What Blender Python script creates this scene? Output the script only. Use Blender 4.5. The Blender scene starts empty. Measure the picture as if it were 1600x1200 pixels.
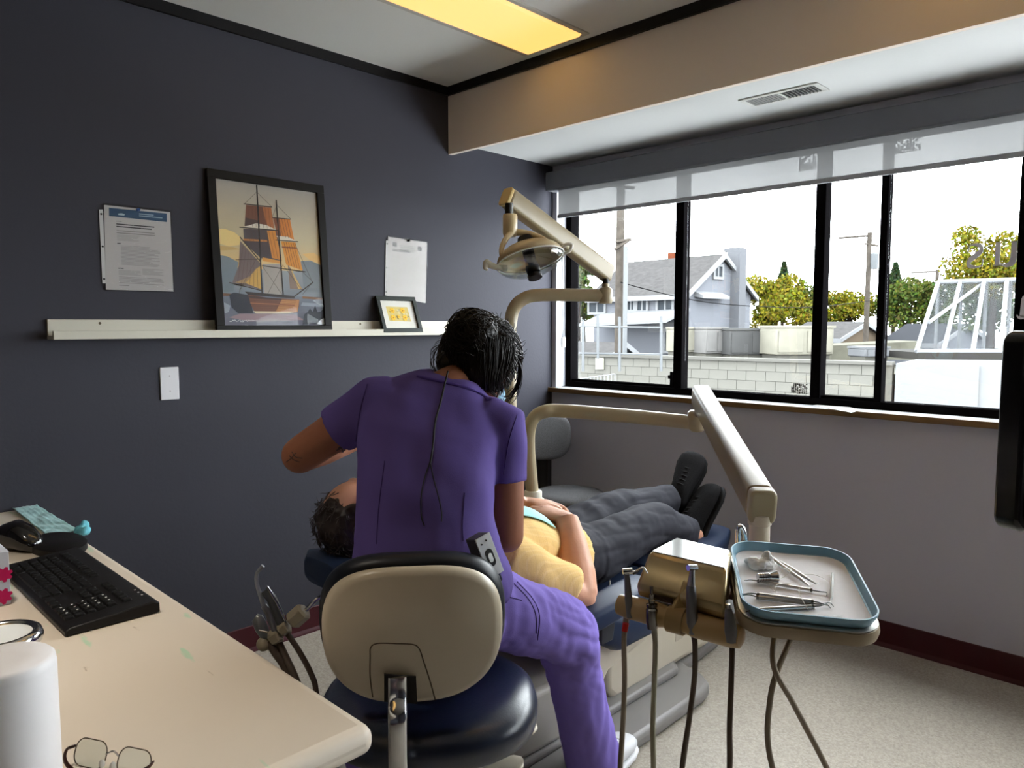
import bpy, bmesh, math, random
import numpy as np
from mathutils import Vector, Matrix, noise
from mathutils.bvhtree import BVHTree

random.seed(7)
SC = bpy.context.scene
COL = SC.collection
PI = math.pi

# ------------------------------------------------------------------ camera
EYE = Vector((0.0, 0.0, 1.31))
FOC = 1151.0                                   # focal length in pixels of the 1600 px frame
PITCH = math.atan(92 / 1151); YAW = math.radians(44.23)
cam_d = bpy.data.cameras.new('camera'); cam = bpy.data.objects.new('camera', cam_d); COL.objects.link(cam)
cam_d.sensor_width = 36; cam_d.lens = 36 * FOC / 1600; cam_d.clip_start = 0.02; cam_d.clip_end = 600
cam.location = EYE; cam.rotation_euler = (PI/2 - PITCH, 0, YAW)
SC.camera = cam

# ------------------------------------------------------------------ light and exposure
SC.view_settings.view_transform = 'Standard'; SC.view_settings.look = 'None'
SC.view_settings.exposure = 0.0; SC.view_settings.gamma = 1.0
SC.view_settings.use_curve_mapping = False
world = bpy.data.worlds.new('hazy_sky'); SC.world = world; world.use_nodes = True
wb = world.node_tree.nodes['Background']
wb.inputs[0].default_value = (0.93, 0.965, 1.0, 1); wb.inputs[1].default_value = SKY = 18.0
TROFFER = 1.3

# ------------------------------------------------------------------ measuring helpers: a point of the photograph at a known distance or plane
FW = Vector((-math.sin(YAW)*math.cos(PITCH), math.cos(YAW)*math.cos(PITCH), -math.sin(PITCH)))
RT = Vector((math.cos(YAW), math.sin(YAW), 0)); UP = RT.cross(FW)
FH = Vector((-math.sin(YAW), math.cos(YAW), 0))
def ray(px, py): return FW + RT*((px-800)/FOC) - UP*((py-600)/FOC)
def at(px, py, d): return EYE + ray(px, py)*d
def on_x(px, py, v): d = ray(px, py); return EYE + d*(v/d.x)
def on_y(px, py, v): d = ray(px, py); return EYE + d*(v/d.y)
def on_z(px, py, v): d = ray(px, py); return EYE + d*((v-EYE.z)/d.z)
def V(*a): return Vector(a)

# ------------------------------------------------------------------ materials
def lin(r, g, b):
    f = lambda c: (c/255/12.92) if c/255 <= 0.04045 else ((c/255+0.055)/1.055)**2.4
    return (f(r), f(g), f(b), 1)
MATS = {}
def M(name, rgb, rough=0.5, metal=0.0, spec=0.25, bump=None, var=None, coat=0.0, sheen=0.0, stretch=None, trans=0.0):
    """procedural principled material; bump=(scale,strength), var=(scale,amount) brightness mottling"""
    if name in MATS: return MATS[name]
    m = bpy.data.materials.new(name); m.use_nodes = True; MATS[name] = m
    nt = m.node_tree; N = nt.nodes; L = nt.links; b = N['Principled BSDF']
    col = rgb if len(rgb) == 4 else (*rgb, 1)
    b.inputs['Base Color'].default_value = col; b.inputs['Roughness'].default_value = rough
    b.inputs['Metallic'].default_value = metal; b.inputs['Specular IOR Level'].default_value = spec
    b.inputs['Coat Weight'].default_value = coat; b.inputs['Sheen Weight'].default_value = sheen
    b.inputs['Transmission Weight'].default_value = trans
    tc = N.new('ShaderNodeTexCoord'); src = tc.outputs['Object']
    if stretch:
        mp = N.new('ShaderNodeMapping'); mp.inputs['Scale'].default_value = stretch
        L.new(src, mp.inputs['Vector']); src = mp.outputs['Vector']
    if var:
        n = N.new('ShaderNodeTexNoise'); n.inputs['Scale'].default_value = var[0]; n.inputs['Detail'].default_value = 5
        L.new(src, n.inputs['Vector'])
        r = N.new('ShaderNodeMapRange'); r.inputs['From Min'].default_value = .3; r.inputs['From Max'].default_value = .7
        r.inputs['To Min'].default_value = 1-var[1]; r.inputs['To Max'].default_value = 1+var[1]
        L.new(n.outputs['Fac'], r.inputs['Value'])
        mx = N.new('ShaderNodeVectorMath'); mx.operation = 'SCALE'; mx.inputs[0].default_value = col[:3]
        L.new(r.outputs['Result'], mx.inputs['Scale']); L.new(mx.outputs['Vector'], b.inputs['Base Color'])
    if bump:
        n2 = N.new('ShaderNodeTexNoise'); n2.inputs['Scale'].default_value = bump[0]; n2.inputs['Detail'].default_value = 4
        L.new(src, n2.inputs['Vector'])
        bp = N.new('ShaderNodeBump'); bp.inputs['Strength'].default_value = bump[1]; bp.inputs['Distance'].default_value = 0.01
        L.new(n2.outputs['Fac'], bp.inputs['Height']); L.new(bp.outputs['Normal'], b.inputs['Normal'])
    return m
def M_attr(name, rough=0.5, spec=0.3):
    """flat print: colour read from the mesh's own colour attribute"""
    if name in MATS: return MATS[name]
    m = bpy.data.materials.new(name); m.use_nodes = True; MATS[name] = m
    b = m.node_tree.nodes['Principled BSDF']; a = m.node_tree.nodes.new('ShaderNodeAttribute'); a.attribute_name = 'ink'
    m.node_tree.links.new(a.outputs['Color'], b.inputs['Base Color'])
    b.inputs['Roughness'].default_value = rough; b.inputs['Specular IOR Level'].default_value = spec
    return m
def M_emit(name, rgb, strength):
    if name in MATS: return MATS[name]
    m = bpy.data.materials.new(name); m.use_nodes = True; MATS[name] = m
    b = m.node_tree.nodes['Principled BSDF']
    b.inputs['Base Color'].default_value = (.25, .25, .25, 1)
    b.inputs['Emission Color'].default_value = (*rgb[:3], 1); b.inputs['Emission Strength'].default_value = strength
    return m
def M_pane(name, tint=(1, 1, 1), gloss=0.06, rough=0.0):
    """thin clear sheet: straight-through light plus a faint mirror"""
    if name in MATS: return MATS[name]
    m = bpy.data.materials.new(name); m.use_nodes = True; MATS[name] = m
    nt = m.node_tree; nt.nodes.clear()
    o = nt.nodes.new('ShaderNodeOutputMaterial'); t = nt.nodes.new('ShaderNodeBsdfTransparent'); g = nt.nodes.new('ShaderNodeBsdfGlossy')
    t.inputs[0].default_value = (*tint, 1); g.inputs['Roughness'].default_value = rough
    mx = nt.nodes.new('ShaderNodeMixShader'); mx.inputs[0].default_value = gloss
    nt.links.new(t.outputs[0], mx.inputs[1]); nt.links.new(g.outputs[0], mx.inputs[2]); nt.links.new(mx.outputs[0], o.inputs[0])
    return m
def M_sheer(name, rgb, open_=0.5, transl=0.5):
    """woven screen cloth: part open weave, part translucent fabric"""
    if name in MATS: return MATS[name]
    m = bpy.data.materials.new(name); m.use_nodes = True; MATS[name] = m
    nt = m.node_tree; nt.nodes.clear(); n = nt.nodes.new
    o = n('ShaderNodeOutputMaterial'); t = n('ShaderNodeBsdfTransparent'); d = n('ShaderNodeBsdfDiffuse'); tr = n('ShaderNodeBsdfTranslucent')
    d.inputs[0].default_value = (*rgb[:3], 1); tr.inputs[0].default_value = (*rgb[:3], 1)
    m1 = n('ShaderNodeMixShader'); m1.inputs[0].default_value = transl; m2 = n('ShaderNodeMixShader'); m2.inputs[0].default_value = open_
    nt.links.new(d.outputs[0], m1.inputs[1]); nt.links.new(tr.outputs[0], m1.inputs[2])
    nt.links.new(m1.outputs[0], m2.inputs[1]); nt.links.new(t.outputs[0], m2.inputs[2]); nt.links.new(m2.outputs[0], o.inputs[0])
    return m

# ------------------------------------------------------------------ objects
ORG = {}                                        # world origin of each object
def obj(name, bm, mat, parent=None, origin=None, smooth=None, bevel=0.0, bseg=2, kind=None, label=None):
    """ONE mesh object from a bmesh given in world coordinates"""
    me = bpy.data.meshes.new(name)
    if isinstance(bm, bpy.types.Mesh): me = bm; me.name = name
    else:
        bmesh.ops.recalc_face_normals(bm, faces=bm.faces[:]); bm.to_mesh(me); bm.free()
    o = bpy.data.objects.new(name, me); COL.objects.link(o)
    if parent is not None:
        w = ORG[parent.name]; o.parent = parent
        own = w if origin is None else Vector(origin); o.location = own - w
    else:
        if origin is None:
            c = [v.co for v in me.vertices]
            origin = (sum(v.x for v in c)/len(c), sum(v.y for v in c)/len(c), min(v.z for v in c))
        own = Vector(origin); o.location = own
    me.transform(Matrix.Translation(-own)); ORG[o.name] = own
    for m in (mat if isinstance(mat, (list, tuple)) else [mat]): me.materials.append(m)
    if smooth is not None:
        me.polygons.foreach_set('use_smooth', [True]*len(me.polygons))
        if smooth < 180: me.set_sharp_from_angle(angle=math.radians(smooth))
    if bevel:
        md = o.modifiers.new('edge', 'BEVEL'); md.width = bevel; md.segments = bseg; md.limit_method = 'ANGLE'; md.angle_limit = math.radians(40)
        md.harden_normals = False
        if smooth is None:
            me.polygons.foreach_set('use_smooth', [True]*len(me.polygons)); me.set_sharp_from_angle(angle=math.radians(35))
    if kind: o['kind'] = kind
    if label: o['label'] = label
    return o
def tag(o, label, cat, group=None):
    o['label'] = label; o['category'] = cat
    if group: o['group'] = group
    return o
def thing(name, label, cat, loc, group=None):
    o = bpy.data.objects.new(name, None); COL.objects.link(o); o.location = Vector(loc); o.empty_display_size = 0.05
    ORG[o.name] = Vector(loc); return tag(o, label, cat, group)
def struct(name, bm, mat, **k):
    return obj(name, bm, mat, kind='structure', **k)
def struct_root(name, loc):
    o = bpy.data.objects.new(name, None); COL.objects.link(o); o.location = Vector(loc); ORG[o.name] = Vector(loc)
    o['kind'] = 'structure'; return o
def piece(name, me, parent, loc, rot=None, scale=None):
    """repeat of a part that shares its mesh data (given in local coordinates), at world loc"""
    o = bpy.data.objects.new(name, me); COL.objects.link(o); o.parent = parent
    o.location = Vector(loc) - ORG[parent.name]; ORG[o.name] = Vector(loc)
    if rot is not None: o.rotation_euler = rot
    if scale is not None: o.scale = scale
    return o
def mesh_of(name, bm, mat, smooth=None):
    me = bpy.data.meshes.new(name); bmesh.ops.recalc_face_normals(bm, faces=bm.faces[:]); bm.to_mesh(me); bm.free(); me.materials.append(mat)
    if smooth is not None:
        me.polygons.foreach_set('use_smooth', [True]*len(me.polygons)); me.set_sharp_from_angle(angle=math.radians(smooth))
    return me

# ------------------------------------------------------------------ shapes (all add to a bmesh)
def B(): return bmesh.new()
def box(bm, lo, hi, mtx=None):
    r = bmesh.ops.create_cube(bm, size=1); lo = Vector(lo); hi = Vector(hi); c = (lo+hi)/2; s = hi-lo
    for v in r['verts']:
        v.co = Vector((v.co.x*s.x, v.co.y*s.y, v.co.z*s.z)) + c
        if mtx is not None: v.co = mtx @ v.co
    return bm
def bx(lo, hi, mtx=None): return box(B(), lo, hi, mtx)
def prism(bm, pts, vec):
    """polygon (list of 3-D points) pushed along vec"""
    vec = Vector(vec); a = [bm.verts.new(Vector(p)) for p in pts]; b = [bm.verts.new(Vector(p)+vec) for p in pts]
    n = len(pts); bm.faces.new(a); bm.faces.new(b[::-1])
    for i in range(n): bm.faces.new((a[i], b[i], b[(i+1) % n], a[(i+1) % n]))
    return bm
def frames(pts):
    """parallel-transport frames along a path"""
    n = len(pts); T = []
    for i in range(n):
        t = (pts[min(i+1, n-1)] - pts[max(i-1, 0)]); T.append(t.normalized() if t.length > 1e-9 else Vector((0, 0, 1)))
    u = T[0].orthogonal().normalized(); out = []
    for i in range(n):
        u = (u - T[i]*u.dot(T[i])); u = u.normalized() if u.length > 1e-6 else T[i].orthogonal().normalized()
        out.append((T[i], u, T[i].cross(u)))
    return out
def spline(pts, n=8):
    """Catmull-Rom through points"""
    P = [Vector(p) for p in pts]
    if len(P) < 3: return P
    P = [P[0]*2-P[1]] + P + [P[-1]*2-P[-2]]; out = []
    for i in range(1, len(P)-2):
        a, b, c, d = P[i-1:i+3]
        for k in range(n):
            t = k/n; out.append(0.5*((2*b)+(c-a)*t+(2*a-5*b+4*c-d)*t*t+(3*b-a-3*c+d)*t**3))
    out.append(P[-2]); return out
def tube(bm, pts, rad, seg=10, caps=True, flat=1.0, side=None):
    """round (or flattened) tube along points; rad is one radius or one per point"""
    pts = [Vector(p) for p in pts]; n = len(pts)
    R = rad if isinstance(rad, (list, tuple)) else [rad]*n
    if len(R) != n: R = [R[0] + 0 if len(R) == 1 else np.interp(i/(n-1), np.linspace(0, 1, len(R)), R) for i in range(n)]
    fr = frames(pts); rings = []
    for i in range(n):
        t, u, w = fr[i]
        if side is not None:
            u = (Vector(side) - t*Vector(side).dot(t)).normalized(); w = t.cross(u)
        rings.append([bm.verts.new(pts[i] + (u*math.cos(a)*R[i] + w*math.sin(a)*R[i]*flat)) for a in (2*PI*k/seg for k in range(seg))])
    for i in range(n-1):
        for k in range(seg):
            bm.faces.new((rings[i][k], rings[i][(k+1) % seg], rings[i+1][(k+1) % seg], rings[i+1][k]))
    if caps: bm.faces.new(rings[0][::-1]); bm.faces.new(rings[-1])
    return bm
def loft(bm, rings, seg=28, caps=True):
    """rings: (centre, u, ru, v, rv, power) superellipse sections joined end to end"""
    R = []
    for r in rings:
        c, u, ru, v, rv = r[:5]; p = r[5] if len(r) > 5 else 2.0
        row = []
        for k in range(seg):
            a = 2*PI*k/seg; ca, sa = math.cos(a), math.sin(a)
            x = math.copysign(abs(ca)**(2/p), ca); y = math.copysign(abs(sa)**(2/p), sa)
            row.append(bm.verts.new(Vector(c) + Vector(u)*ru*x + Vector(v)*rv*y))
        R.append(row)
    for i in range(len(R)-1):
        for k in range(seg): bm.faces.new((R[i][k], R[i][(k+1) % seg], R[i+1][(k+1) % seg], R[i+1][k]))
    if caps: bm.faces.new(R[0][::-1]); bm.faces.new(R[-1])
    return bm
def lathe(bm, c, prof, seg=32, axis=(0, 0, 1), caps=True):
    """profile (radius, height) spun about axis at c"""
    ax = Vector(axis).normalized(); u = ax.orthogonal().normalized(); v = ax.cross(u); c = Vector(c)
    rings = []
    for r, h in prof:
        if r < 1e-6: rings.append([bm.verts.new(c+ax*h)])
        else: rings.append([bm.verts.new(c+ax*h+u*r*math.cos(2*PI*k/seg)+v*r*math.sin(2*PI*k/seg)) for k in range(seg)])
    for a, b in zip(rings, rings[1:]):
        for k in range(seg):
            k2 = (k+1) % seg
            if len(a) == 1 and len(b) == 1: continue
            if len(a) == 1: bm.faces.new((a[0], b[k2], b[k]))
            elif len(b) == 1: bm.faces.new((a[k], a[k2], b[0]))
            else: bm.faces.new((a[k], a[k2], b[k2], b[k]))
    if caps and len(rings[0]) > 1: bm.faces.new(rings[0][::-1])
    if caps and len(rings[-1]) > 1: bm.faces.new(rings[-1])
    return bm
def ball(bm, c, r, rot=None, seg=20, rng=12):
    """ellipsoid; r is a number or (rx,ry,rz), rot a 3x3 matrix"""
    r = Vector((r, r, r)) if isinstance(r, (int, float)) else Vector(r)
    q = bmesh.ops.create_uvsphere(bm, u_segments=seg, v_segments=rng, radius=1)
    for v in q['verts']:
        p = Vector((v.co.x*r.x, v.co.y*r.y, v.co.z*r.z))
        if rot is not None: p = rot @ p
        v.co = p + Vector(c)
    return bm
def rrect(w, h, r, n=6):
    """rounded rectangle outline, centred, as (x, y)"""
    out = []
    for sx, sy, a0 in ((1, 1, 0), (-1, 1, 90), (-1, -1, 180), (1, -1, 270)):
        for k in range(n+1):
            a = math.radians(a0+90*k/n); out.append((sx*(w/2-r)+r*math.cos(a), sy*(h/2-r)+r*math.sin(a)))
    return out
def basis(c, x, y, z):
    m = Matrix((Vector(x), Vector(y), Vector(z))).transposed().to_4x4(); m.translation = Vector(c); return m
def melt(bm, voxel, smooth=4, fac=0.5):
    """weld overlapping shapes into one continuous skin"""
    me = bpy.data.meshes.new('tmp'); bmesh.ops.recalc_face_normals(bm, faces=bm.faces[:]); bm.to_mesh(me); bm.free()
    o = bpy.data.objects.new('tmp', me); COL.objects.link(o)
    r = o.modifiers.new('r', 'REMESH'); r.mode = 'VOXEL'; r.voxel_size = voxel; r.use_smooth_shade = True
    if smooth: s = o.modifiers.new('s', 'SMOOTH'); s.iterations = smooth; s.factor = fac
    dg = bpy.context.evaluated_depsgraph_get(); dg.update()
    new = bpy.data.meshes.new_from_object(o.evaluated_get(dg))
    bpy.data.objects.remove(o); bpy.data.meshes.remove(me)
    return new
def push(me, fn):
    """move each vertex along its normal by fn(co)"""
    n = len(me.vertices); co = np.empty(n*3, 'f'); no = np.empty(n*3, 'f')
    me.vertices.foreach_get('co', co); me.vertex_normals.foreach_get('vector', no)
    co = co.reshape(-1, 3); no = no.reshape(-1, 3)
    d = np.array([fn(Vector(p)) for p in co], 'f')
    co += no*d[:, None]; me.vertices.foreach_set('co', co.ravel()); me.update(); return me
def inked(name, layers, origin, U, W, step=0.0002, mat=None, parent=None):
    """flat print: layers of (rgb, [(x,y)...]) polygons, each a hair above the last; U, W are the page axes"""
    U = Vector(U); W = Vector(W); Nn = U.cross(W).normalized(); bm = B(); cl = bm.loops.layers.float_color.new('ink')
    for i, (rgb, pts) in enumerate(layers):
        f = bm.faces.new([bm.verts.new(Vector(origin)+U*x+W*y+Nn*step*i) for x, y in pts])
        cols = rgb if isinstance(rgb, list) else [rgb]*len(pts)
        for l, c in zip(f.loops, cols): l[cl] = lin(*c)
    me = bpy.data.meshes.new(name); bm.to_mesh(me); bm.free()
    return obj(name, me, mat or M_attr('printed_ink'), parent)

# ================================================================== THE ROOM
XL, YW, ZC, XR, YB = -2.755, 3.155, 2.444, 2.2, -1.5
def M_floor():
    m = M('sheet_vinyl', lin(176, 166, 150), rough=0.45, bump=(140, 0.05))
    nt = m.node_tree; b = nt.nodes['Principled BSDF']; tc = nt.nodes.new('ShaderNodeTexCoord')
    n1 = nt.nodes.new('ShaderNodeTexNoise'); n1.inputs['Scale'].default_value = 130; n1.inputs['Detail'].default_value = 8; n1.inputs['Roughness'].default_value = .75
    n2 = nt.nodes.new('ShaderNodeTexNoise'); n2.inputs['Scale'].default_value = 2.2; n2.inputs['Detail'].default_value = 3
    r = nt.nodes.new('ShaderNodeValToRGB'); r.color_ramp.elements[0].position = .33; r.color_ramp.elements[0].color = lin(138, 129, 117)
    r.color_ramp.elements[1].position = .62; r.color_ramp.elements[1].color = lin(178, 170, 158)
    mx = nt.nodes.new('ShaderNodeMixRGB'); mx.blend_type = 'OVERLAY'; mx.inputs[0].default_value = .25
    for n in (n1, n2): nt.links.new(tc.outputs['Object'], n.inputs['Vector'])
    nt.links.new(n1.outputs['Fac'], r.inputs[0]); nt.links.new(r.outputs[0], mx.inputs[1]); nt.links.new(n2.outputs['Fac'], mx.inputs[2])
    nt.links.new(mx.outputs[0], b.inputs['Base Color']); return m
slate = M('slate_wall_paint', lin(63, 63, 71), rough=0.55, bump=(90, 0.06), spec=0.10)
grey_wall = M('grey_wall_paint', lin(182, 180, 190), rough=0.6, bump=(120, 0.05))
white_paint = M('off_white_ceiling_paint', lin(222, 220, 214), rough=0.7, bump=(60, 0.05))
soffit_paint = M('warm_grey_soffit_paint', lin(228, 214, 200), rough=0.65, bump=(9, 0.12), stretch=(6, 1, 0.7))
black_trim = M('black_trim_paint', lin(18, 17, 20), rough=0.45)
maroon = M('maroon_rubber_base', lin(66, 24, 32), rough=0.4)
black_alu = M('black_anodised_frame', lin(12, 11, 12), rough=0.6, spec=0.0)

struct('floor', bx((XL, YB, -.12), (XR, YW, 0)), M_floor())
struct('ceiling', bx((XL-.12, YB-.12, ZC), (XR+.12, YW+.18, ZC+.12)), white_paint)
struct('wall_left', bx((XL-.12, YB-.12, -.12), (XL, YW+.18, ZC)), slate)
struct('wall_right', bx((XR, YB-.12, -.12), (XR+.12, YW+.18, ZC)), slate)
struct('wall_back', bx((XL, YB-.12, -.12), (XR, YB, ZC)), slate)
WX0, WX1, WZ0, WZ1, YF = -2.728, 2.05, .94, 2.10, 3.235
w = B()
box(w, (XL, YW, -.12), (XR, YW+.18, WZ0)); box(w, (XL, YW, WZ1), (XR, YW+.18, ZC))
box(w, (XL, YW, WZ0), (WX0, YW+.18, WZ1)); box(w, (WX1, YW, WZ0), (XR, YW+.18, WZ1))
struct('wall_window', w, grey_wall)
# bulkhead above the window: hanging face board and underside
w = B(); box(w, (XL, 2.39, 2.131), (XR, 2.412, ZC)); struct('bulkhead_face', w, soffit_paint)
struct('bulkhead_underside', bx((XL, 2.412, 2.19), (XR, YW, 2.205)), M('soffit_underside_paint', lin(192, 193, 192), rough=.7, bump=(60, .05)))
# trim and base
def base_prof(o, d, n, h=.107):                 # coved base: profile pushed along the wall
    o, d, n = Vector(o), Vector(d), Vector(n)
    pr = [(0, 0), (.012, 0), (.010, .006), (.004, .018), (.003, h-.003), (0, h)]
    return prism(B(), [o+n*a+Vector((0, 0, b)) for a, b in pr], d)
struct('baseboard_left', base_prof((XL, YB, 0), (0, YW-YB, 0), (1, 0, 0)), maroon)
struct('baseboard_window', base_prof((XL, YW, 0), (XR-XL, 0, 0), (0, -1, 0)), maroon)
struct('baseboard_right', base_prof((XR, YB, 0), (0, YW-YB, 0), (-1, 0, 0)), maroon)
struct('baseboard_back', base_prof((XL, YB, 0), (XR-XL, 0, 0), (0, 1, 0)), maroon)
struct('trim_1', bx((XL, YB, ZC-.040), (XL+.012, 2.39, ZC)), black_trim)
struct('trim_2', bx((XL+.012, 2.376, ZC-.040), (XR, 2.39, ZC)), black_trim)

# ------------------------------------------------------------------ window
win = struct_root('window_1', (-1, YW, WZ0))
fr = B()
for lo, hi in (((WX0, YF, WZ0), (WX1, YF+.07, .992)), ((WX0, YF, 2.06), (WX1, YF+.07, WZ1)), ((WX0, YF, .992), (-2.684, YF+.07, 2.06)), ((2.0, YF, .992), (WX1, YF+.07, 2.06))): box(fr, lo, hi)
obj('window_frame', fr, black_alu, win, bevel=.002)
for x0, x1, dy in ((-2.01, -1.962, 0), (-1.315, -1.272, 0), (-1.053, -1.024, .01), (-.575, -.50, 0), (.2, .245, 0), (1.1, 1.145, 0)):
    obj('mullion', bx((x0, YF-.004+dy, .992), (x1, YF+.06, 2.06)), black_alu, win, bevel=.002)
for x0, x1 in ((-2.684, -2.01), (-1.272, -1.053)):          # the sliding sashes have an inner rail
    obj('sash_rail', bx((x0, YF+.012, .992), (x1, YF+.05, 1.004)), black_alu, win, bevel=.001)
edges = [-2.684, -2.01, -1.962, -1.315, -1.272, -1.053, -1.024, -.575, -.50, .2, .245, 1.1, 1.145, 2.0]
glassm = M_pane('window_glass', (.97, .985, .98), .04)
for x0, x1 in zip(edges[::2], edges[1::2]): obj('pane', bx((x0, YF+.03, .992), (x1, YF+.034, 2.06)), glassm, win)
lt = B(); box(lt, (-2.022, YF-.014, .995), (-2.006, YF-.004, 1.075)); box(lt, (-2.03, YF-.02, 1.04), (-2.018, YF-.006, 1.058))
obj('sash_latch', lt, black_alu, win, bevel=.002)
obj('jamb_liner', bx((WX0, YW-.001, .962), (WX0+.006, YF, 2.06)), M('white_jamb_paint', lin(205, 207, 214), rough=.5), win)
sl = M('sill_laminate', lin(190, 192, 196), rough=.22, spec=.6); se = M('sill_edge_wood', lin(110, 84, 50), rough=.35, var=(14, .3), stretch=(.3, 3, 3))
s1 = obj('window_sill', bx((XL, 3.128, .941), (2.05, YF, .960)), sl, win, bevel=.002)
obj('sill_edge', bx((XL, 3.122, .934), (2.05, 3.128, .9585)), se, win, bevel=.001)
obj('sill_repair_strip', prism(B(), [on_z(1270, 634, .9605), on_z(1300, 630, .9605), on_z(1345, 641, .9605), on_z(1330, 645, .9605)], (0, 0, .002)), M('pale_repair_tape', lin(206, 208, 210), rough=.4), win)

# lettering stuck on the glass, seen from its back
vin = M('grey_window_vinyl', lin(208, 203, 207), rough=.5)
def vinyl(txt, loc, size, name, label):
    cu = bpy.data.curves.new('t', 'FONT'); cu.body = txt; cu.size = size; cu.extrude = .0004; cu.offset = size*.012
    o = bpy.data.objects.new('t', cu); COL.objects.link(o); dg = bpy.context.evaluated_depsgraph_get(); dg.update()
    me = bpy.data.meshes.new_from_object(o.evaluated_get(dg)); bpy.data.objects.remove(o)
    me.transform(Matrix.Translation(Vector(loc)) @ Matrix(((-1, 0, 0, 0), (0, 0, 1, 0), (0, 1, 0, 0), (0, 0, 0, 1))))
    return tag(obj(name, me, vin), label, 'lettering')
def letter(name, polys, x0, z0, w, h, y, label):
    """mirrored serif letter from outlines given in a unit box, cut from thin vinyl"""
    bm = B()
    for pl in polys: prism(bm, [(x0+w*a, y, z0+h*b) for a, b in pl], (0, .0008, 0))
    return tag(obj(name, bm, vin), label, 'lettering')
def stroke(pts, wid):
    """a polyline with varying width as one outline"""
    pts = [Vector((a, b, 0)) for a, b in pts]; L = []; R = []
    for i, p in enumerate(pts):
        t = (pts[min(i+1, len(pts)-1)]-pts[max(i-1, 0)]).normalized(); nn = Vector((-t.y, t.x, 0)); ww = np.interp(i/(len(pts)-1), np.linspace(0, 1, len(wid)), wid)/2
        L.append((p.x+nn.x*ww, p.y+nn.y*ww)); R.append((p.x-nn.x*ww, p.y-nn.y*ww))
    return L + R[::-1]
yv = YF+.0295
a = on_y(1510, 418, yv); b = on_y(1538, 381, yv)
sp = [(p.x, p.y) for p in spline([V(.10, .86, 0), V(.12, .93, 0), V(.36, 1.0, 0), V(.74, .93, 0), V(.84, .72, 0), V(.52, .50, 0), V(.14, .28, 0), V(.16, .07, 0), V(.55, 0.0, 0), V(.86, .06, 0), V(.92, .14, 0)], 5)]
letter('window_letter', [stroke(sp, [.05, .05, .1, .2, .24, .26, .24, .2, .1, .05, .04]), [(.02, .66), (.10, .66), (.14, .98), (.04, 1.0)], [(.86, .0), (.96, .02), (.99, .33), (.91, .33)]], a.x, a.z, b.x-a.x, b.z-a.z, yv, 'mirrored grey letter s stuck on the window glass')
a = on_y(1550, 416, yv); b = on_y(1592, 376, yv)
letter('window_letter', [[(.06, 0), (.36, 0), (.36, .03), (.30, .06), (.30, 1), (.10, 1), (.10, .06), (.06, .03)], [(.02, 0), (.4, 0), (.4, .035), (.02, .035)],
       stroke([(p.x, p.y) for p in spline([V(.32, .12, 0), V(.42, .04, 0), V(.6, .02, 0), V(.78, .12, 0), V(.82, .3, 0)], 5)], [.04, .1, .16, .26, .26]),
       [(.70, .26), (.96, .26), (.94, 1), (.72, 1)], [(.68, .965), (1.0, .965), (1.0, 1), (.68, 1)]], a.x, a.z, b.x-a.x, b.z-a.z, yv, 'mirrored grey letter u stuck on the window glass')
a = on_y(1588, 499, YF-.006); b = on_y(1604, 462, YF-.006)
letter('window_letter', [[(.35, .1), (.9, .1), (.95, 1), (.6, 1), (.45, .85)], [(0, .14), (.12, .06), (.4, 0), (.9, .02), (.9, .16), (.4, .16), (.2, .12), (.04, .22)]], a.x, a.z, b.x-a.x, b.z-a.z, YF-.006, 'piece of a grey letter on the black frame beside the monitor')
# scuffed stickers high on the glass, seen through the blind
def sticker(px0, py0, px1, py1, lab, seed):
    rr = random.Random(seed); bm = B(); a, b = on_y(px0, py1, yv), on_y(px1, py0, yv)
    for i in range(9):
        for j in range(7):
            if rr.random() < (.97 if j < 3 else .72):
                x = a.x+(b.x-a.x)*i/9; z = a.z+(b.z-a.z)*j/7; ww = (b.x-a.x)/9*rr.uniform(.8, 1.1); hh = (b.z-a.z)/7*rr.uniform(.8, 1.1)
                prism(bm, [(x, yv, z), (x+ww, yv, z+rr.uniform(-.003, .003)), (x+ww*rr.uniform(.7, 1), yv, z+hh), (x+rr.uniform(0, .003), yv, z+hh)], (0, .0006, 0))
    tag(obj('worn_sticker', bm, M('weathered_sticker', lin(60, 56, 52), rough=.8, spec=0)), lab, 'sticker')
sticker(1248, 236, 1276, 268, 'torn dark sticker on the glass left of the wide mullion', 3)
sticker(1397, 208, 1440, 241, 'torn dark sticker on the glass above the right pane', 4)
sticker(1236, 600, 1262, 614, 'small tan sticker at the foot of the second pane', 5)

# ------------------------------------------------------------------ roller blind
rb = thing('roller_blind', 'grey translucent roller blind pulled a little way down the window', 'blind', (-1, 3.1, 1.9))
casm = M('grey_blind_cassette', lin(104, 105, 110), rough=.6, spec=.1)
obj('cassette', bx((-2.735, 3.07, 2.042), (2.07, YW, 2.142)), casm, rb, bevel=.006)
fab = M_sheer('grey_screen_fabric', lin(110, 110, 110), .022, .35)
fb = B(); fb.faces.new([fb.verts.new(v) for v in ((-2.672, 3.108, 1.905), (2.04, 3.108, 1.905), (2.04, 3.108, 2.06), (-2.672, 3.108, 2.06))]); obj('fabric', fb, fab, rb)
obj('hem_bar', bx((-2.676, 3.103, 1.892), (2.045, 3.114, 1.912)), M('dark_hem_bar', lin(150, 150, 152), rough=.5), rb, bevel=.003)
cl = on_x(879, 535, -2.722); bm = B(); tube(bm, spline([cl+V(0, -.01, .6), cl+V(.006, -.01, .2), cl+V(.006, -.005, 0), cl+V(.006, .01, .3), cl+V(0, .012, .6)], 6), .0015, 6)
obj('bead_chain', bm, casm, rb, smooth=60)
obj('chain_tensioner', bx(cl+V(-.004, -.013, -.028), cl+V(.014, .013, .03)), M('white_plastic', lin(225, 225, 222), rough=.4), rb, bevel=.006, bseg=3)

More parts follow.
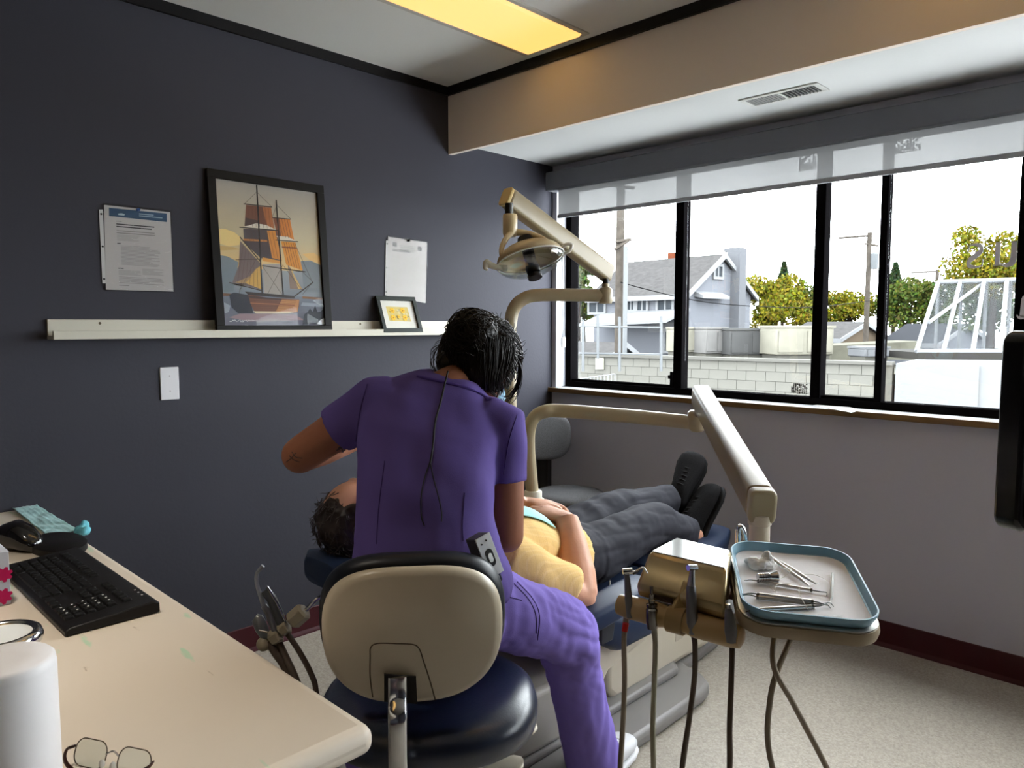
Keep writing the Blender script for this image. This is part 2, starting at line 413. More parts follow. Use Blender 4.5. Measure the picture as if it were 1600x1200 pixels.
# ------------------------------------------------------------------ ceiling lights and air vent
def troffer(x, y0, y1, lab):
    t = thing('ceiling_light', lab, 'ceiling light', (x, (y0+y1)/2, ZC), 'recessed ceiling lights')
    w = .15; f = B()
    for lo, hi in (((x-w-.022, y0-.022, ZC-.006), (x-w, y1+.022, ZC+.004)), ((x+w, y0-.022, ZC-.006), (x+w+.022, y1+.022, ZC+.004)), ((x-w, y0-.022, ZC-.006), (x+w, y0, ZC+.004)), ((x-w, y1, ZC-.006), (x+w, y1+.022, ZC+.004))): box(f, lo, hi)
    obj('frame', f, M('white_light_frame', lin(190, 186, 176), rough=.5), t, bevel=.002)
    d = B(); prism(d, [(x-w, y0, ZC-.004), (x+w, y0, ZC-.004), (x+w*.9, y0, ZC-.012), (x-w*.9, y0, ZC-.012)], (0, y1-y0, 0))
    obj('diffuser', d, M_emit('yellowed_diffuser', (1.0, .57, .14), TROFFER), t)
troffer(-2.025, 1.10, 2.315, 'long yellow fluorescent light panel recessed in the ceiling')
troffer(-.56, 1.10, 2.315, 'yellow fluorescent light panel nearer the camera, out of view')
troffer(-.56, -1.2, 0.0, 'yellow fluorescent light panel behind the camera, out of view')
def desk_fill_lamp(x, y, lab):                        # unseen can lamp added to brighten the desk; deep black baffle narrows its beam
    t = thing('desk_fill_lamp', lab, 'ceiling light', (x, y, ZC-.19))
    obj('can', lathe(B(), (x, y, ZC-.19), [(.088, 0), (.096, 0), (.096, .19), (.0, .19), (.0, .184), (.088, .184), (.088, 0)], 32, (0, 0, 1), False), M('black_baffle', lin(10, 10, 10), rough=.7, spec=.1), t, smooth=40)
    obj('lamp', lathe(B(), (x, y, ZC-.012), [(0, 0), (.078, 0), (.078, .004), (0, .004)], 32), M_emit('warm_lamp', (1.0, .90, .76), 310), t, smooth=40)  # warm glow of the added desk fill lamp
desk_fill_lamp(-1.5, .12, 'black can lamp added above the desk to brighten it, out of view')
vt = thing('air_vent', 'white slotted air vent in the underside of the bulkhead', 'vent', (-1.28, 2.80, 2.19))
vm = M('vent_enamel', lin(186, 186, 182), rough=.4); zc = 2.19
vf = B(); X0, X1, Y0, Y1 = -1.434, -1.126, 2.742, 2.862
for lo, hi in (((X0, Y0, zc-.006), (X1, Y0+.018, zc)), ((X0, Y1-.018, zc-.006), (X1, Y1, zc)), ((X0, Y0+.018, zc-.006), (X0+.02, Y1-.018, zc)), ((X1-.02, Y0+.018, zc-.006), (X1, Y1-.018, zc)), ((-1.284, Y0+.018, zc-.006), (-1.276, Y1-.018, zc))): box(vf, lo, hi)
obj('frame', vf, vm, vt, bevel=.0015)
obj('duct_shade_plate', bx((X0+.02, Y0+.018, zc-.0012), (X1-.02, Y1-.018, zc-.0002)), M('duct_shadow_black', lin(24, 24, 24), rough=.9), vt)  # thin dark plate stands in for the shade inside the duct
sm = mesh_of('slat', bx((-.0010, -.042, -.004), (.0010, .042, .002)), M('dusty_slat', lin(120, 120, 118), rough=.6))  # slats in a darker grey than the vent frame
for bank, tl in (((-1.408, -1.29), .7), ((-1.27, -1.152), -.3)):
    for k in range(10): piece('slat', sm, vt, (bank[0]+(bank[1]-bank[0])*k/9, 2.802, zc-.004), (0, tl, 0))

# ================================================================== OUTSIDE, SEEN THROUGH THE WINDOW (upper storey: ground lies 3.6 m below the floor)
GZ = -3.6
INDOOR = set(MATS)
def OUT_NAMES(): return set(m for m in MATS if m not in INDOOR)
def lo(r, g, b): return tuple(c*.215 for c in lin(r, g, b)[:3]) + (1,)          # outdoor colours darkened evenly to offset the very bright sky
def G(lat, dep, z): return RT*lat + FH*dep + Vector((0, 0, z))
def hit(px, py, p0, n):
    d = ray(px, py); n = Vector(n); return EYE + d*((Vector(p0)-EYE).dot(n)/d.dot(n))
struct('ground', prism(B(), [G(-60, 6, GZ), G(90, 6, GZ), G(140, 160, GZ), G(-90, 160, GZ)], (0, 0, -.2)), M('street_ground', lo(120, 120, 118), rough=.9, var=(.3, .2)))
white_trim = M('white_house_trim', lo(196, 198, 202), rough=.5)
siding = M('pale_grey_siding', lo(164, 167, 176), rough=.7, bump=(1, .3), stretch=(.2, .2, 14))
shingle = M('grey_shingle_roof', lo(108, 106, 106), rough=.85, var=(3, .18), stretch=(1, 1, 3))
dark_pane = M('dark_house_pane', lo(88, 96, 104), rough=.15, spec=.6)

def gable_house(name, label, C, gv, lv, ze, zr, cat='house', over=.35, wall=siding, roof=shingle, base=GZ):
    """C: near corner (lat, dep); gv runs along the gable, lv along the eaves"""
    C, gv, lv = Vector(C), Vector(gv), Vector(lv); t = thing(name, label, cat, G(C.x+gv.x/2+lv.x/2, C.y+gv.y/2+lv.y/2, base))
    P = lambda a, b, z: G(C.x+gv.x*a+lv.x*b, C.y+gv.y*a+lv.y*b, z)
    b = B(); prism(b, [P(0, 0, base), P(1, 0, base), P(1, 0, ze), P(.5, 0, zr), P(0, 0, ze)], P(0, 1, 0)-P(0, 0, 0)); obj('walls', b, wall, t)
    og, ol = over/gv.length, over/lv.length; dz = (zr-ze)*og*2
    r = B(); th = .18
    for s in (0, 1):
        a0 = -og if s == 0 else 1+og
        prism(r, [P(a0, -ol, ze-dz+.03), P(.5, -ol, zr+.03), P(.5, 1+ol, zr+.03), P(a0, 1+ol, ze-dz+.03)], (0, 0, th))
    obj('roof', r, roof, t)
    for s in (0, 1):
        a0 = -og if s == 0 else 1+og
        f = B(); prism(f, [P(a0, -ol*1.05, ze-dz-.06), P(.5, -ol*1.05, zr-.06), P(.5, -ol*1.05, zr+.22), P(a0, -ol*1.05, ze-dz+.22)], (P(0, .02, 0)-P(0, 0, 0))); obj('rake_board', f, white_trim, t)
    f = B(); prism(f, [P(-og, -ol, ze-dz-.1), P(-og, 1+ol, ze-dz-.1), P(-og, 1+ol, ze-dz+.2), P(-og, -ol, ze-dz+.2)], P(-.02, 0, 0)-P(0, 0, 0)); obj('fascia', f, white_trim, t)
    return t, P
hs, P = gable_house('grey_house', 'pale grey two storey house with steep shingled gable roof and white trim', (10, 42.4), (5, 4.2), (-4.7, 5.6), 3.1, 5.33)
gn = P(0, 0, 0)-P(0, 1, 0); en = P(0, 0, 0)-P(1, 0, 0)            # outward normals of gable and eaves walls
def house_win(root, px0, py0, px1, py1, p0, n, bars=1, fr=.16):
    n = Vector(n).normalized(); n.z = 0; a, b = hit(px0, py1, p0+n*.02, n), hit(px1, py0, p0+n*.02, n); u = Vector((b.x-a.x, b.y-a.y, 0)); h = b.z-a.z
    W = u.length; u.normalize(); up = Vector((0, 0, 1)); f = B()
    q = lambda x, z, d=0: a+u*x+up*z+n*d
    bar = lambda x0, z0, x1, z1, d=.1: prism(f, [q(x0, z0), q(x1, z0), q(x1, z1), q(x0, z1)], n*d)
    bar(-fr, -fr, W+fr, 0); bar(-fr, h, W+fr, h+fr); bar(-fr, 0, 0, h); bar(W, 0, W+fr, h)
    for k in range(bars): x = W*(k+1)/(bars+1); bar(x-.05, 0, x+.05, h, .06)
    wn = obj('window', f, white_trim, root); obj('pane', prism(B(), [q(0, 0), q(W, 0), q(W, h), q(0, h)], n*.03), dark_pane, wn)
pe = P(0, 0, 0)
for r in ((922, 473, 945, 488), (982, 466, 991, 484), (997, 466, 1011, 485), (1029, 465, 1051, 486), (1040, 518, 1052, 548)): house_win(hs, *r, pe, en)
house_win(hs, 1116, 417, 1127, 432, pe, gn)
# small pent roof, chimneys, low porch roof
a, b = hit(1085, 455, pe, gn), hit(1127, 460, pe, gn); n_ = gn.normalized()
pr = B(); prism(pr, [a, a+n_*.6-V(0, 0, .25), a+n_*.6-V(0, 0, .42), a-V(0, 0, .3)], Vector((b.x-a.x, b.y-a.y, 0))); obj('pent_roof', pr, white_trim, hs)
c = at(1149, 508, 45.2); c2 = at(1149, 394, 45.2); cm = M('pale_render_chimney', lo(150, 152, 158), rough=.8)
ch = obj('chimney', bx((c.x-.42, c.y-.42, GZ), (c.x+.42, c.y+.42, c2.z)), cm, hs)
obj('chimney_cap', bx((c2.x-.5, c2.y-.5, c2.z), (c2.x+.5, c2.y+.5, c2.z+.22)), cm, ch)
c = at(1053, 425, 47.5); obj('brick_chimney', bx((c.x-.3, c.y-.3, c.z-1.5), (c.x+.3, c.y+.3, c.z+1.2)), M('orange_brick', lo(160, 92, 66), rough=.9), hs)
pc = B(); q = [hit(905, 506, pe+en.normalized()*2.2, en), hit(1040, 500, pe+en.normalized()*2.2, en)]
prism(pc, [q[0], q[1], q[1]-en.normalized()*2.2+V(0, 0, .7), q[0]-en.normalized()*2.2+V(0, 0, .7)], (0, 0, -.16)); obj('porch_roof', pc, white_trim, hs)
sh, _ = gable_house('small_house', 'small grey gabled house roof behind the pipe railing', (3.8, 36.5), (3.7, 2.5), (-4.0, 6), -1.18, .22)
ls, _ = gable_house('low_house', 'low house with white fascia among the yellow trees', (22.2, 50), (4.4, 2.8), (-2.2, 3.4), .34, 1.34, wall=M('tan_house_wall', lo(150, 134, 116), rough=.8))
ls2, _ = gable_house('low_house', 'low dark roofed house right of the slim utility pole', (27.4, 47.5), (4.6, 2.2), (-1.6, 3.4), .09, 1.2, roof=M('charcoal_roof', lo(70, 72, 78), rough=.8))

# flat-roofed block building across the lane
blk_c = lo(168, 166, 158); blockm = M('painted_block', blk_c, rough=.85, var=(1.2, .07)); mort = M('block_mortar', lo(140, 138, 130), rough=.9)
A, Bp = Vector((-1.6, 29.5)), Vector((10.55, 20.4)); dv = (Bp-A); Ln = dv.length; dv.normalize(); nv = Vector((dv.y, -dv.x))    # nv towards camera
zt = .28
bw = thing('block_building', 'flat roofed building with a pale painted block wall across the lane', 'building', G(*((A+Bp)/2), GZ))
g2 = lambda s, o, z: G(A.x+dv.x*s+nv.x*o, A.y+dv.y*s+nv.y*o, z)
b = B(); prism(b, [g2(0, 0, GZ), g2(Ln, 0, GZ), g2(Ln, -6, GZ), g2(0, -6, GZ)], (0, 0, zt-.35-GZ)); obj('core', b, mort, bw)
b = B(); prism(b, [g2(0, 0, zt-.36), g2(Ln, 0, zt-.36), g2(Ln, -.3, zt-.36), g2(0, -.3, zt-.36)], (0, 0, .28)); obj('parapet', b, mort, bw)
cp = B(); prism(cp, [g2(-.1, .12, zt-.08), g2(Ln, .12, zt-.08), g2(Ln, -.4, zt-.08), g2(-.1, -.4, zt-.08)], (0, 0, .09)); obj('coping', cp, M('stone_coping', lo(150, 148, 142), rough=.8), bw)
ang = math.atan2((RT*dv.x+FH*dv.y).y, (RT*dv.x+FH*dv.y).x)
bme = mesh_of('block', bx((-.293, -.02, -.143), (.293, .05, .143)), blockm)
for row in range(6):
    for k in range(int(Ln/.6)):
        s = .3 + k*.6 + (.3 if row % 2 else 0)
        if s < Ln-.3: piece('block', bme, bw, g2(s, .0, zt-.235-row*.3), (0, 0, ang))
obj('wall_sign', prism(B(), [hit(931, 577, g2(0, .06, 0), RT*nv.x+FH*nv.y), hit(944, 577, g2(0, .06, 0), RT*nv.x+FH*nv.y), hit(944, 559, g2(0, .06, 0), RT*nv.x+FH*nv.y), hit(931, 559, g2(0, .06, 0), RT*nv.x+FH*nv.y)], (RT*nv.x+FH*nv.y)*.04), M('white_sign', lo(235, 235, 215), rough=.5), bw)
# white parapet with a rounded corner
wp = B(); pts = [Vector((10.62, 20.36)), Vector((12.2, 19.2))]
for k in range(9):
    a = math.radians(-121+k*11); cc = Vector((12.75, 20.2)); pts.append(cc+Vector((math.cos(a), math.sin(a)))*1.05)
pts += [Vector((17.5, 23.2)), Vector((14.4, 25.3))]
prism(wp, [G(p.x, p.y, GZ) for p in pts], (0, 0, .25-GZ)); tag(obj('white_parapet', wp, M('white_stucco', lo(188, 190, 192), rough=.8), smooth=30), 'white stucco parapet with a rounded corner below the glass skylight', 'building')

# roof-top boxes
def roof_box(px0, px1, pyt, pyb, d, dep, rgb, label, rows):
    a, b = at(px0, pyb, d), at(px1, pyb, d+.3); zt_ = at(px0, pyt, d).z; u = Vector((b.x-a.x, b.y-a.y, 0)); n = Vector((-u.y, u.x, 0)).normalized()*dep
    t = thing('rooftop_unit', label, 'rooftop unit', (a+b)/2, 'rooftop units'); z0 = a.z
    mm = M('unit_%d_%d_%d' % rgb, lo(*rgb), rough=.6, var=(2, .1)); h = zt_-z0
    obj('housing', prism(B(), [a, a+u, a+u+n, a+n], (0, 0, h)), mm, t, bevel=.04)
    obj('lid', prism(B(), [a+V(0, 0, h)-u*.02-n*.03, a+u*1.02+V(0, 0, h)-n*.03, a+u*1.02+n+V(0, 0, h), a-u*.02+n+V(0, 0, h)], (0, 0, .07)), mm, t)
    for k in range(rows):
        s = (k+.5)/rows; nn = n.normalized()*-.04
        obj('panel', prism(B(), [a+u*(s-.42/rows)+V(0, 0, h*.1)+nn, a+u*(s+.42/rows)+V(0, 0, h*.1)+nn, a+u*(s+.42/rows)+V(0, 0, h*.88)+nn, a+u*(s-.42/rows)+V(0, 0, h*.88)+nn], -nn), mm, t)
    sk_ = V(0, 0, a.z-(zt-.345)); obj('skid', prism(B(), [a-sk_+u*.04+n*.06, a+u*.96-sk_+n*.06, a+u*.96+n*.9-sk_, a+u*.04+n*.9-sk_], sk_*1.02), mort, t)
roof_box(1066, 1100, 514, 551, 27.5, 1.2, (196, 192, 176), 'cream rooftop unit nearest the window mullion', 1)
roof_box(1103, 1136, 514, 553, 26.9, 1.2, (172, 170, 168), 'grey louvred rooftop unit in the middle of the row', 2)
roof_box(1140, 1204, 516, 555, 26.5, 1.2, (120, 120, 120), 'wide dark grey rooftop unit', 2)
roof_box(1212, 1302, 512, 555, 25.5, 1.3, (196, 192, 176), 'long cream rooftop unit behind the wide mullion', 2)
roof_box(1352, 1390, 545, 558, 24, .8, (160, 162, 166), 'small low rooftop fan box', 1)
lw = B(); p = [at(1304, 540, 27), at(1440, 528, 31), at(1440, 556, 29), at(1304, 562, 25)]
prism(lw, [at(1300, 540, 30), at(1440, 533, 30), at(1440, 562, 30), at(1300, 562, 30)], FH*2); tag(obj('low_roof_wall', lw, M('mossy_render', lo(140, 138, 124), rough=.9, var=(2, .2))), 'long low weathered wall behind the slim mullion', 'wall')

# glass skylight with sloping bars
sk = thing('glass_skylight', 'sloping glass rooftop skylight with white bars and cross braces', 'skylight', at(1500, 550, 24))
bars = M('white_skylight_bar', lo(205, 208, 212), rough=.5)
b0, b1, t0, t1 = at(1432, 549, 23), at(1600, 549, 22.4), at(1466, 441, 26), at(1605, 437, 25.4)
L = lambda a, b, s: a+(b-a)*s
obj('glazing', prism(B(), [b0, b1, t1, t0], FH*.05), M_sheer('hazy_skylight_glass', lo(150, 154, 160), .72, .5), sk)
def rod(name, a, b, r, mat, par, seg=6): return obj(name, tube(B(), [a, b], r, seg), mat, par, smooth=60)
for s in (0, .255, .53, .79, 1.0): rod('glazing_bar', L(b0, b1, s), L(t0, t1, s*.98), .07, bars, sk)
rod('rail', b0, b1, .08, bars, sk); rod('rail', t0, t1, .09, bars, sk)
bk0, bk1 = t0+V(0, 0, -2.4), t1+V(0, 0, -2.4)
for s in (0, .27, .55, .82): rod('rear_post', L(bk0, bk1, s), L(t0, t1, s), .06, bars, sk)
rod('brace', L(b0, b1, .28)+FH*1.0+V(0, 0, .9), L(t0, t1, .5)-V(0, 0, .1), .06, bars, sk)
obj('base_curb', prism(B(), [b0-V(0, 0, .25)-FH*.1, b1-V(0, 0, .25)-FH*.1, b1-V(0, 0, .25)+FH*3.4, b0-V(0, 0, .25)+FH*3.4], (0, 0, .22)), M('dark_curb', lo(90, 88, 84), rough=.8), sk)

# utility poles and wires
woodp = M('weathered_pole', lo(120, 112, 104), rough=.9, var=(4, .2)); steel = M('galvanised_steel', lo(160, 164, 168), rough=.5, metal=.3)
def pole(px, pyt, d, r, label, arms, can=None, sleeve=None):
    tp = at(px, pyt, d); t = thing('utility_pole', label, 'utility pole', (tp.x, tp.y, GZ), 'utility poles')
    obj('pole', tube(B(), [(tp.x, tp.y, GZ), tp], [r*1.2, r], 10), woodp, t, smooth=60)
    for px0, px1, py, dd in arms: rod('crossarm', at(px0, py, d), at(px1, py+dd, d), .07, woodp, t)
    if can:
        for cx_, cy_ in can: c = at(cx_, cy_, d); obj('transformer', lathe(B(), c, [(0, -.55), (.24, -.5), (.26, 0), (.26, .45), (.1, .55), (0, .55)], 12), steel, t, smooth=40)
    if sleeve: a = at(sleeve, 385, d-.3); obj('cable_sleeve', tube(B(), [(a.x, a.y, GZ), a], .1, 8), M('pale_sleeve', lo(178, 182, 186), rough=.6), t, smooth=60)
    return t
p1 = pole(970, 285, 32.5, .18, 'tall utility pole with a pale cable sleeve in front of the grey house', [(955, 992, 290, 4), (962, 986, 378, -4), (960, 982, 390, -14)], None, 978)
p2 = pole(1359, 363, 48, .15, 'slim utility pole with crossarm and transformer can', [(1311, 1361, 372, -4), (1352, 1372, 381, 3)], [(1366, 408)])
p3 = pole(1465, 421, 60, .13, 'short distant utility pole behind the glass skylight', [(1424, 1468, 426, -2)])
def wire(name, pts, label): tag(obj(name, tube(B(), spline(pts, 6), .022, 5), M('black_wire', lo(30, 30, 32), rough=.6), smooth=60), label, 'wire')
wire('overhead_wire', [at(970, 441, 32.5), at(1010, 452, 33.5), at(1090, 470, 36), at(1170, 478, 39), at(1270, 480, 43), at(1359, 470, 48)], 'black overhead wire sagging across the grey house')

# pipe railing on the lane side of the block wall
rl = thing('pipe_railing', 'galvanised pipe railing in front of the block wall', 'railing', at(980, 590, 22))
for px, y0, y1 in ((911, 500, 580), (934, 492, 560), (968, 495, 580), (1033, 494, 580)): rod('post', at(px, y0, 22), at(px, y1, 22), .045, steel, rl)
for y in (511, 553): rod('rail', at(905, y-1, 22), at(1034, y+1, 22), .03, steel, rl)
sf = thing('street_fence', 'low white picket fence at the foot of the left pane', 'fence', at(930, 598, 16))
for k in range(10): rod('picket', at(912+k*5.4, 591-k*.75, 16), at(912+k*5.4, 606, 16), .012, white_trim, sf)
rod('rail', at(906, 592, 16), at(960, 584.5, 16), .014, white_trim, sf)

# trees
def tree(px, py, rx, ry, d, cols, label, n=1500, leaf=.3, conic=False, seed=0):
    rr = random.Random(seed); c = at(px, py, d); k = d/FOC; RX, RY = rx*k, ry*k
    t = thing('tree', label, 'tree', (c.x, c.y, GZ), 'trees beyond the rooftops'); bm = B(); cl = bm.loops.layers.float_color.new('ink')
    blobs = [(Vector((rr.uniform(-.6, .6), rr.uniform(-.6, .6), rr.uniform(-.7, .65))), rr.uniform(.28, .5)) for _ in range(16)]
    for i in range(int(n*2.6)):
        if conic:
            h = rr.random(); r_ = (1-h)*rr.random()**.5+.05; a = rr.uniform(0, 2*PI); p = Vector((r_*math.cos(a), r_*math.sin(a), h*2-1))
        else:
            bc, br = rr.choice(blobs); q = Vector((rr.gauss(0, 1), rr.gauss(0, 1), rr.gauss(0, 1))).normalized(); p = bc+q*br*rr.random()**.3
        p = c+Vector((p.x*RX, p.y*RX, p.z*RY))
        u = Vector((rr.gauss(0, 1), rr.gauss(0, 1), rr.gauss(0, .6))).normalized(); v = u.orthogonal().normalized(); v.rotate(Matrix.Rotation(rr.uniform(0, 6.28), 3, u))
        s = leaf*.55*rr.uniform(.6, 1.3); w_ = u.cross(v)*.6
        f = bm.faces.new([bm.verts.new(p+v*s), bm.verts.new(p+w_*s), bm.verts.new(p-v*s), bm.verts.new(p-w_*s)])
        col = lo(*[max(0, x+rr.uniform(-14, 14)) for x in rr.choice(cols)])
        for l in f.loops: l[cl] = col
    me = bpy.data.meshes.new('crown'); bm.to_mesh(me); bm.free(); o = obj('crown', me, M_attr('leaves', .7, .2), t, kind='stuff')
    b = B(); tube(b, [(c.x, c.y, GZ), (c.x, c.y, c.z)], [.25, .12], 7)
    for _ in range(5): tube(b, [c+V(0, 0, -RY*.6), c+Vector((rr.uniform(-.7, .7)*RX, rr.uniform(-.7, .7)*RX, rr.uniform(-.1, .7)*RY))], [.1, .03], 5)
    obj('trunk', b, M('tree_bark', lo(86, 74, 62), rough=.9), t, smooth=60)
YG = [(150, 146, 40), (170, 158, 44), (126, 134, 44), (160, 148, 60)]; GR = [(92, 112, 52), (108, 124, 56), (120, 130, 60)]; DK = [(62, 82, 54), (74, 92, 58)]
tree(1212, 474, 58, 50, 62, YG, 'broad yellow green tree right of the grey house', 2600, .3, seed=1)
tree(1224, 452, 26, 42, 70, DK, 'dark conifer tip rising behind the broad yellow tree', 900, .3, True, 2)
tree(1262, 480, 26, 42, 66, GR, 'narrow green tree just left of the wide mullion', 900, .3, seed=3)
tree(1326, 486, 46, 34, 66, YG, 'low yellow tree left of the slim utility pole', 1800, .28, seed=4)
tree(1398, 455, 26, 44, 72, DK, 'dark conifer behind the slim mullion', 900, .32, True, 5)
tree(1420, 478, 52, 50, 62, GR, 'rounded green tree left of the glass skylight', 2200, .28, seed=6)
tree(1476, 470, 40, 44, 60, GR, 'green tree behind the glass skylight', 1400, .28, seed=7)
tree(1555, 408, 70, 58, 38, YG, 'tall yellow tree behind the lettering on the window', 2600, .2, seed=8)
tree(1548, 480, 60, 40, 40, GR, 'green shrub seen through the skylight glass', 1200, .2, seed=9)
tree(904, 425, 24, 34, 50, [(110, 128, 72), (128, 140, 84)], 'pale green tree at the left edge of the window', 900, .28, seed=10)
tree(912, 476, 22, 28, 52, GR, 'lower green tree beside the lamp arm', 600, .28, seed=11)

for _m in list(MATS.values()):                   # outdoor sheen cut so the bright sky does not wash colours out
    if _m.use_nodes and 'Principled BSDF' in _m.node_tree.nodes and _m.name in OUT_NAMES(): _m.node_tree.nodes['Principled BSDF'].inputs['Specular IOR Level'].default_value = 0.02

# ================================================================== LEFT WALL: LEDGE, PICTURES, PAPERS
cream_w = M('ledge_white_lacquer', lin(206, 202, 188), rough=.45)
y0 = on_x(72, 499, XL).y; lipx = on_y(83.5, 524, y0).x; ztop = on_x(72, 499, XL).z; lz1 = on_x(83.5, 517, lipx).z; lz0 = on_x(83.5, 531, lipx).z
yend = 2.42
lg = thing('picture_ledge', 'long white picture ledge fixed to the dark wall', 'shelf', (XL, (y0+yend)/2, lz0))
obj('back_rail', bx((XL, y0, lz0+.012), (XL+.012, yend, ztop)), cream_w, lg, bevel=.0015)
obj('bottom_board', bx((XL, y0, lz0), (lipx-.012, yend, lz0+.012)), cream_w, lg, bevel=.0015)
obj('front_lip', bx((lipx-.012, y0, lz0), (lipx, yend, lz1)), cream_w, lg, bevel=.0015)
scr = mesh_of('screw', lathe(B(), (0, 0, 0), [(.0, 0), (.0045, 0), (.0045, .001), (.002, .0016), (0, .001)], 12, (1, 0, 0)), M('brown_screw', lin(90, 82, 66), rough=.4, metal=.6), 60)
for px, py in ((156, 505), (563, 506), (700, 507)): p = on_x(px, py, XL+.0122); piece('screw', scr, lg, p)

def leaning(name, label, cat, quad, xb, xt, fw, depth, framem):
    """frame that stands on the ledge and leans on the wall; quad = outer corners TL TR BR BL in photo pixels"""
    TL, TR = on_x(*quad[0], xt), on_x(*quad[1], xt); BR, BL = on_x(*quad[2], xb), on_x(*quad[3], xb)
    zb = lz0+.013; ya, yb = (TL.y+BL.y)/2, (TR.y+BR.y)/2; zt_ = (TL.z+TR.z)/2
    o = Vector((xb, ya, zb)); U = V(0, 1, 0); Wv = Vector((xt-xb, 0, zt_-zb)); H_ = Wv.length; Wv.normalize(); Nn = U.cross(Wv)
    Wd = yb-ya; t = thing(name, label, cat, o+U*Wd/2)
    q = lambda x, y, n=0: o+U*x+Wv*y+Nn*n
    def rail(x0, y0_, x1, y1_):
        b = B(); prism(b, [q(x0, y0_, -depth*.5), q(x1, y0_, -depth*.5), q(x1, y1_, -depth*.5), q(x0, y1_, -depth*.5)], Nn*depth); obj('frame_rail', b, framem, t, bevel=.0015)
    rail(0, 0, Wd, fw); rail(0, H_-fw, Wd, H_); rail(0, fw, fw, H_-fw); rail(Wd-fw, fw, Wd, H_-fw)
    obj('backing', prism(B(), [q(fw*.6, fw*.6, -depth*.5), q(Wd-fw*.6, fw*.6, -depth*.5), q(Wd-fw*.6, H_-fw*.6, -depth*.5), q(fw*.6, H_-fw*.6, -depth*.5)], Nn*depth*.35), framem, t)
    return t, q, Wd, H_, Nn, U, Wv, o
blackf = M('black_picture_frame', lin(22, 20, 19), rough=.5, spec=.15)
T, q, Wd, Hh, Nn, U, Wv, o0 = leaning('ship_picture', 'large black framed print of a tall ship leaning on the ledge', 'picture', [(318, 263), (501, 290), (521, 512), (341, 512)], XL+.055, XL+.008, .032, .018, blackf)
pn = q(0, 0, -.0022); f = .032
cr = lambda x, y: (lambda p: ((p-pn).dot(U), (p-pn).dot(Wv)))(hit(300+x/4, 240+y/4, pn, Nn))
iw = lambda a, b: (f+(Wd-2*f)*a, f+(Hh-2*f)*b)
def tr(rgb, *pts): return (rgb, [cr(*p) for p in pts])
def line(rgb, a, b, w=4):
    a, b = Vector(a), Vector(b); n = Vector((-(b-a).y, (b-a).x)).normalized()*w/2; return tr(rgb, a+n, b+n, b-n, a-n)
sky = [([(168, 162, 154), (160, 154, 148), (196, 182, 150), (200, 184, 148)], [iw(0, 1), iw(1, 1), iw(1, .62), iw(0, .62)]),
       ([(200, 184, 148), (196, 182, 150), (224, 190, 130), (226, 192, 128)], [iw(0, .62), iw(1, .62), iw(1, .40), iw(0, .40)]),
       ([(150, 156, 160), (150, 154, 158), (128, 134, 142), (118, 126, 138)], [iw(0, .40), iw(1, .40), iw(1, .20), iw(0, .20)]),
       ([(112, 118, 130), (112, 118, 130), (92, 92, 108), (100, 98, 112)], [iw(0, .215), iw(1, .215), iw(1, 0), iw(0, 0)])]
